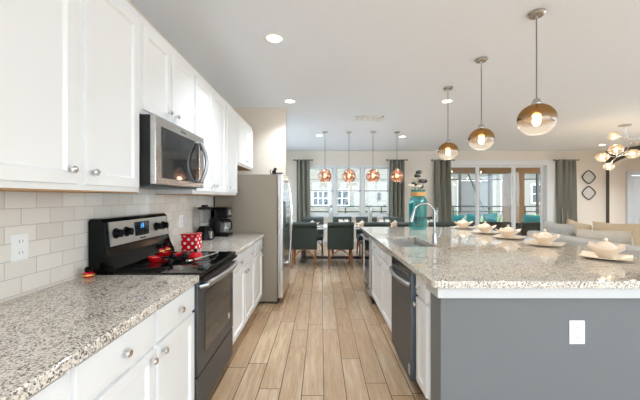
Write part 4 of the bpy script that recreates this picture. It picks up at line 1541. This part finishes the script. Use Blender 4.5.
def rod(x0, x1, z, label):
    t = thing('curtain_rod', label, 'curtain rod', ((x0 + x1) / 2, 9.36, z), 'short curtain rods')
    MB().cyl((x0, 9.36, z), (x1, 9.36, z), 0.012, n=12).build('pole', 'rodgrey', t)
    MB().sphere((x0, 9.36, z), 0.026).build('finial', 'rodgrey', t)
    MB().sphere((x1, 9.36, z), 0.026).build('finial', 'rodgrey', t)
    for x in (x0 + 0.04, x1 - 0.04):
        MB().cyl((x, 9.36, z), (x, 9.50, z), 0.008, n=10).build('bracket', 'rodgrey', t)


k_ = 9.36 / 310
CUR = [(296, 310, 'dining window curtain on the refrigerator side', 0.02), (389, 405, 'dining window curtain behind the copper pendant by the teal jar', 0.0),
       (434, 452, 'curtain between the teal jar and the sliding glass door', 0.0), (556, 576, 'curtain between the sliding glass door and the diamond mirrors', 0.04)]
for q, (a, c_, lb, fl) in enumerate(CUR):
    xa, xb = (a - 321) * k_, (c_ - 321) * k_
    curtain(xa, xb, 0.02, 2.53, 'sage grey ' + lb, fl, q + 1, 3 + q % 2)
    rod(xa - 0.06, xb + 0.06, 2.515, 'short pewter rod carrying the ' + lb)

# mirrors
for z, lb in ((2.01, 'rounded diamond mirror, upper of the pair beside the curtain'), (1.525, 'rounded diamond mirror, lower of the pair beside the curtain')):
    x = 8.19
    t = thing('diamond_mirror', lb, 'mirror', (x, 9.5, z), 'diamond mirrors')
    pts = []
    for k in range(48):
        a = 2 * PI * k / 48
        ca, sa = math.cos(a), math.sin(a)
        r = 0.20 / (abs(ca) ** 1.35 + abs(sa) ** 1.35) ** (1 / 1.35)
        pts.append((x + r * ca, 9.482, z + r * sa))
    MB().tube(pts, 0.016, 8, closed=True).build('frame', 'bronze', t)
    MB().prism([(p[0], p[2]) for p in pts], 'Y', 9.484, 9.497).build('mirror_glass', 'mirror', t)

# ================================================================== LIVING AREA
sf = thing('sofa', 'light grey sofa with its back to the island', 'sofa', (3.7, 3.6, 0))
MB().box(3.27, 4.20, 2.0, 4.96, 0.06, 0.30, 0.03, 3).build('frame', 'sofa', sf)
MB().box(3.27, 3.45, 2.0, 4.96, 0.28, 0.855, 0.05, 4).build('backrest', 'sofa', sf)
MB().box(3.46, 4.20, 4.77, 4.96, 0.30, 0.48, 0.05, 4).build('armrest', 'sofa', sf)
MB().box(3.45, 4.20, 2.0, 2.20, 0.30, 0.62, 0.05, 4).build('armrest', 'sofa', sf)
for k in range(3):
    MB().box(3.46, 4.22, 2.21 + k * 0.85, 3.05 + k * 0.85, 0.30, 0.47, 0.05, 4).build('seat_cushion', 'sofa', sf)
for x in (3.32, 4.14):
    for y in (2.06, 4.9):
        MB().cyl((x, y, 0), (x, y, 0.07), 0.02).build('foot', 'darkwood', sf)


def pillow(name, label, c, sx, sy, sz, tilt, yaw, mat, roll=0.0, group='pillows on the sofa'):
    mt = Matrix.Rotation(yaw, 4, 'Z') @ Matrix.Rotation(tilt, 4, 'Y') @ Matrix.Rotation(roll, 4, 'X')
    o = cushion(MB(), 0, 0, 0, sx, sy, sz, mt).build(name, mat, None, 70)
    o.location = c
    tag(o, label, 'pillow', group)


pillow('throw_pillow', 'pale grey pillow at the sliding-door end of the sofa', (3.605, 4.69, 0.755), 0.17, 0.62, 0.50, -0.14, 0.0, 'pilgrey', 0.05)
pillow('throw_pillow', 'long cream pillow leaning along the sofa back behind the nearest bowl', (3.605, 3.95, 0.735), 0.19, 0.80, 0.47, -0.14, 0.0, 'pilcream', -0.06)
pillow('throw_pillow', 'small tan pillow between the grey and long cream pillows', (3.86, 4.64, 0.765), 0.16, 0.46, 0.52, -0.12, -0.05, 'piltan', 0.16)
pillow('throw_pillow', 'long tan pillow standing behind the long cream pillow', (3.86, 4.03, 0.775), 0.16, 0.68, 0.56, -0.12, 0.0, 'piltan', -0.03)
pillow('throw_pillow', 'large cream pillow next to the long cream pillow, closest to the viewer', (3.635, 3.13, 0.81), 0.24, 0.78, 0.64, -0.12, 0.0, 'pilcream', 0.04)

# branching chandelier
def cpt(px, py, y):
    return Vector(((px - 321) / 310 * y, y, 1.37 + (198 - py) / 310 * y))


chd = thing('branching_chandelier', 'nickel branching chandelier with amber glass globes over the living area', 'chandelier', (5.98, 6.1, CEIL))
MB().lathe([(0, 0), (0.10, 0), (0.10, -0.018), (0.012, -0.024), (0, -0.024)], (5.98, 6.1, CEIL), 28).build('ceiling_canopy', 'nickel', chd)
hub = cpt(627.5, 138.5, 6.1)
MB().tube([(5.98, 6.1, CEIL - 0.02), tuple(hub)], 0.008, 8).build('stem', 'nickel', chd)
jn = cpt(617, 157, 5.95)
GB = [(cpt(613.6, 136, 5.9), 0.085, hub), (cpt(615.8, 149.6, 5.85), 0.112, jn), (cpt(602.3, 157.2, 6.0), 0.10, jn), (cpt(632.7, 153.8, 6.1), 0.105, jn),
      (cpt(608.7, 166.5, 6.05), 0.085, jn), (cpt(655, 141, 6.2), 0.10, hub), (cpt(668, 158, 6.0), 0.10, hub)]
MB().tube([tuple(hub), tuple(cpt(632, 144, 6.05)), tuple(cpt(625, 152, 6.0)), tuple(jn)], 0.007, 8).build('branch', 'nickel', chd)
for c, r, src in GB:
    midp = (c + src) / 2 + Vector((0, 0, 0.02))
    MB().tube([tuple(src), tuple(midp), tuple(c)], 0.0065, 8).build('branch', 'nickel', chd)
    g = MB().sphere(tuple(c), r, 1.08, 1.08, 0.86, 24, 14).build('glass_globe', 'amber', chd, center=c)
    MB().sphere(tuple(c), 0.03, 1, 1, 1.2, 12, 8).build('bulb', 'bulb', g)
    glow(c.x, c.y, c.z - 0.05, 2)

# ================================================================== OUTDOORS
struct(MB().box(-8, 14, 9.65, 12.9, -0.14, -0.02).build('patio_slab', 'patio'))
struct(MB().box(-60, 80, 12.9, 90, -0.5, -0.16).build('ground_lawn', 'lawn'))
struct(MB().box(-40, 50, -40, 12.9, -0.5, -0.18).build('ground_bounce', 'bounceground'))  # unseen pale ground added to bounce skylight up to the ceiling
struct(MB().box(3.0, 9.4, 9.66, 12.62, 2.62, 2.78).build('patio_roof', 'palestucco'))
b = MB().box(3.0, 9.4, 12.30, 12.62, 2.36, 2.62)
struct(b.build('patio_beam', 'tanstucco'))
for x0, x1 in ((7.42, 8.05), (3.0, 3.55)):
    struct(MB().box(x0, x1, 12.26, 12.66, -0.02, 2.38).build('patio_column', 'tanstucco'))

rl_ = thing('patio_railing', 'black metal railing along the patio edge', 'railing', (3, 12.95, -0.02))
b = MB().box(-5, 11.5, 12.92, 12.98, 0.995, 1.045).box(-5, 11.5, 12.935, 12.965, 0.78, 0.82).box(-5, 11.5, 12.935, 12.965, 0.09, 0.13)
b.build('rail', 'iron', rl_)
for k in range(12):
    MB().box(-5 + k * 1.5, -4.96 + k * 1.5, 12.93, 12.97, -0.14, 1.02).build('post', 'iron', rl_)
b = MB()
x = -4.9
while x < 11.5:
    b.box(x, x + 0.010, 12.945, 12.955, 0.12, 0.80)
    x += 0.5
b.build('baluster', 'iron', rl_)

# outdoor wicker seating
def wicker_seat(x0, x1, y0, label, seats):
    t = thing('wicker_sofa', label, 'outdoor sofa', ((x0 + x1) / 2, y0 + 0.4, -0.02))
    z = -0.02
    MB().box(x0, x1, y0, y0 + 0.82, z, 0.30, 0.02).box(x0, x1, y0, y0 + 0.10, 0.28, 0.56, 0.02).build('wicker_frame', 'wicker', t)
    MB().box(x0, x0 + 0.12, y0 + 0.1, y0 + 0.82, 0.28, 0.52, 0.02).build('armrest', 'wicker', t)
    MB().box(x1 - 0.12, x1, y0 + 0.1, y0 + 0.82, 0.28, 0.52, 0.02).build('armrest', 'wicker', t)
    w_ = (x1 - x0 - 0.26) / seats
    for k in range(seats):
        MB().box(x0 + 0.13 + k * w_, x0 + 0.12 + (k + 1) * w_, y0 + 0.11, y0 + 0.80, 0.30, 0.43, 0.03, 3).build('seat_cushion', 'tealfab', t)
    return t


wicker_seat(4.05, 6.35, 10.45, 'dark wicker outdoor sofa with teal seats behind the sliding door', 3)
wicker_seat(6.62, 7.85, 10.2, 'dark wicker outdoor armchair behind the last sliding door panel', 1)


def opillow(label, c, sy, sz, tilt, yaw, roll=0.0):
    mt = Matrix.Rotation(yaw, 4, 'Z') @ Matrix.Rotation(tilt, 4, 'Y') @ Matrix.Rotation(roll, 4, 'X')
    o = cushion(MB(), 0, 0, 0, 0.16, sy, sz, mt).build('outdoor_pillow', 'tealfab', None, 70)
    o.location = c
    tag(o, label, 'pillow', 'teal pillows on the patio seating')


opillow('teal pillow on the wicker sofa behind the first bowl of the island row', (4.70, 10.71, 0.62), 0.5, 0.34, -0.2, PI / 2)
opillow('teal pillow on the wicker sofa just before the first door stile', (5.26, 10.73, 0.64), 0.52, 0.36, -0.2, PI / 2, 0.12)
opillow('teal pillow on the wicker sofa behind the second bowl of the island row', (5.86, 10.74, 0.66), 0.50, 0.36, -0.15, PI / 2, -0.12)
opillow('large teal pillow on the wicker armchair', (7.12, 10.49, 0.63), 0.62, 0.34, -0.2, PI / 2, 0.08)

# screen enclosure over the neighbouring pool
se = thing('screen_enclosure', 'dark metal pool screen enclosure beyond the patio railing', 'screen enclosure', (9, 16.5, -0.16))
for x, y in ((6.9, 15.4), (8.4, 15.4), (9.0, 16.4), (10.9, 15.6), (10.3, 19), (6.6, 19), (13.2, 16.5)):
    MB().box(x - 0.05, x + 0.05, y - 0.05, y + 0.05, -0.16, 2.75).build('post', 'bronze', se)
for p, q in (((5.6, 15.4, 2.6), (8.4, 15.4, 3.0)), ((8.4, 15.4, 3.0), (11.5, 15.6, 2.55)), ((6.9, 15.4, 2.75), (10.3, 19, 2.9)), ((5.2, 15.8, 2.3), (14, 16.4, 2.4)),
             ((7.3, 15.4, 2.6), (8.1, 15.5, 0.9)), ((10.9, 15.6, 2.7), (14, 16.6, 2.5)), ((8.4, 15.4, 2.9), (8.9, 16.4, 0.6))):
    MB().cyl(p, q, 0.04, n=8).build('roof_beam', 'bronze', se)

# neighbouring houses
def far_window(house, x0, x1, y, z0, z1, nx, nz):
    f = MB().box(x0 - 0.1, x1 + 0.1, y - 0.06, y, z0 - 0.1, z0).box(x0 - 0.1, x1 + 0.1, y - 0.06, y, z1, z1 + 0.1).box(x0 - 0.1, x0, y - 0.06, y, z0, z1).box(x1, x1 + 0.1, y - 0.06, y, z0, z1)
    for k in range(1, nx):
        x = x0 + (x1 - x0) * k / nx
        f.box(x - 0.025, x + 0.025, y - 0.05, y, z0, z1)
    for k in range(1, nz):
        z = z0 + (z1 - z0) * k / nz
        f.box(x0, x1, y - 0.05, y, z - 0.025, z + 0.025)
    o = f.build('window_frame', 'trim', house)
    MB().box(x0, x1, y - 0.02, y - 0.005, z0, z1).build('window_pane', 'winglass', o)


h1 = thing('neighbour_house', 'white sided house seen through the dining window', 'house', (1, 24, -0.16))
MB().box(-9, 7.4, 22, 30, -0.16, 5.6).build('wall', 'siding', h1)
MB().prism([(21.4, 5.5), (30.6, 5.5), (26, 7.9)], 'X', -9.5, 7.9).build('roof', 'roof', h1)
far_window(h1, -0.55, 0.50, 22, 0.88, 1.82, 3, 2)
far_window(h1, 1.08, 1.92, 22, 0.88, 1.82, 2, 2)
far_window(h1, -0.55, 0.50, 22, 3.6, 4.8, 3, 2)
far_window(h1, 3.4, 4.6, 22, 3.6, 4.8, 3, 2)
MB().box(4.02, 4.22, 21.85, 22.0, 1.25, 1.75, 0.02).build('wall_lantern', 'iron', h1)

h2 = thing('neighbour_house', 'pale house with grey screened bays seen through the sliding door', 'house', (16, 28, -0.16))
MB().box(8.8, 24, 25, 33, -0.16, 3.7).build('wall', 'housewhite', h2)
MB().prism([(8.3, 3.6), (24.5, 3.6), (20.5, 5.6), (12.0, 5.6)], 'Y', 24.5, 33.5).build('roof', 'roof', h2)
for x0, x1 in ((11.0, 12.4), (12.55, 13.6), (14.5, 15.5), (18.6, 19.4)):
    f = MB().box(x0, x1, 24.94, 25.0, 0.0, 2.75).build('screen_bay', 'screen', h2)
    MB().box(x0 - 0.06, x0, 24.9, 25.0, 0, 2.8).box(x1, x1 + 0.06, 24.9, 25.0, 0, 2.8).box(x0, x1, 24.9, 25.0, 2.75, 2.82).build('bay_frame', 'trim', f)
far_window(h2, 17.0, 17.8, 25, 1.0, 2.4, 1, 2)

# shrubs beyond the railing
def shrub(x, y, r, h, label, seed):
    rr = random.Random(seed)
    b = MB()
    t = bmesh.new()
    for k in range(260):
        th, u = rr.uniform(0, 2 * PI), rr.random() ** 0.5
        zz = rr.random()
        p = Vector((x + r * u * math.cos(th) * (1 - 0.3 * zz), y + r * u * math.sin(th) * (1 - 0.3 * zz), -0.16 + h * zz))
        d = Vector((rr.uniform(-1, 1), rr.uniform(-1, 1), rr.uniform(0, 1.2))).normalized()
        e = d.orthogonal().normalized()
        L = rr.uniform(0.07, 0.14)
        vs = [t.verts.new(q) for q in (p, p + d * L * 0.5 + e * L * 0.22, p + d * L, p + d * L * 0.5 - e * L * 0.22)]
        t.faces.new(vs)
    b._add(t)
    tg = thing('shrub', label, 'shrub', (x, y, -0.16), 'shrubs beyond the railing')
    b.build('leaves', 'leaf', tg)
    for k in range(4):
        a = k * 1.6
        MB().tube([(x, y, -0.18), (x + 0.2 * r * math.cos(a), y + 0.2 * r * math.sin(a), h * 0.4), (x + 0.5 * r * math.cos(a), y + 0.5 * r * math.sin(a), h * 0.75)], 0.012, 6).build('branch', 'twig', tg)


shrub(6.0, 14.2, 0.55, 0.95, 'green shrub behind the first sliding door panel', 1)
shrub(8.2, 14.4, 0.6, 0.95, 'green shrub behind the middle sliding door panel, beside the tan column', 2)
shrub(9.6, 14.0, 0.6, 0.8, 'green shrub behind the last sliding door panel', 3)
shrub(0.2, 14.4, 0.6, 0.72, 'low green shrub outside the dining window by the first pendant', 4)
shrub(1.4, 14.6, 0.6, 0.72, 'low green shrub outside the dining window by the third pendant', 5)
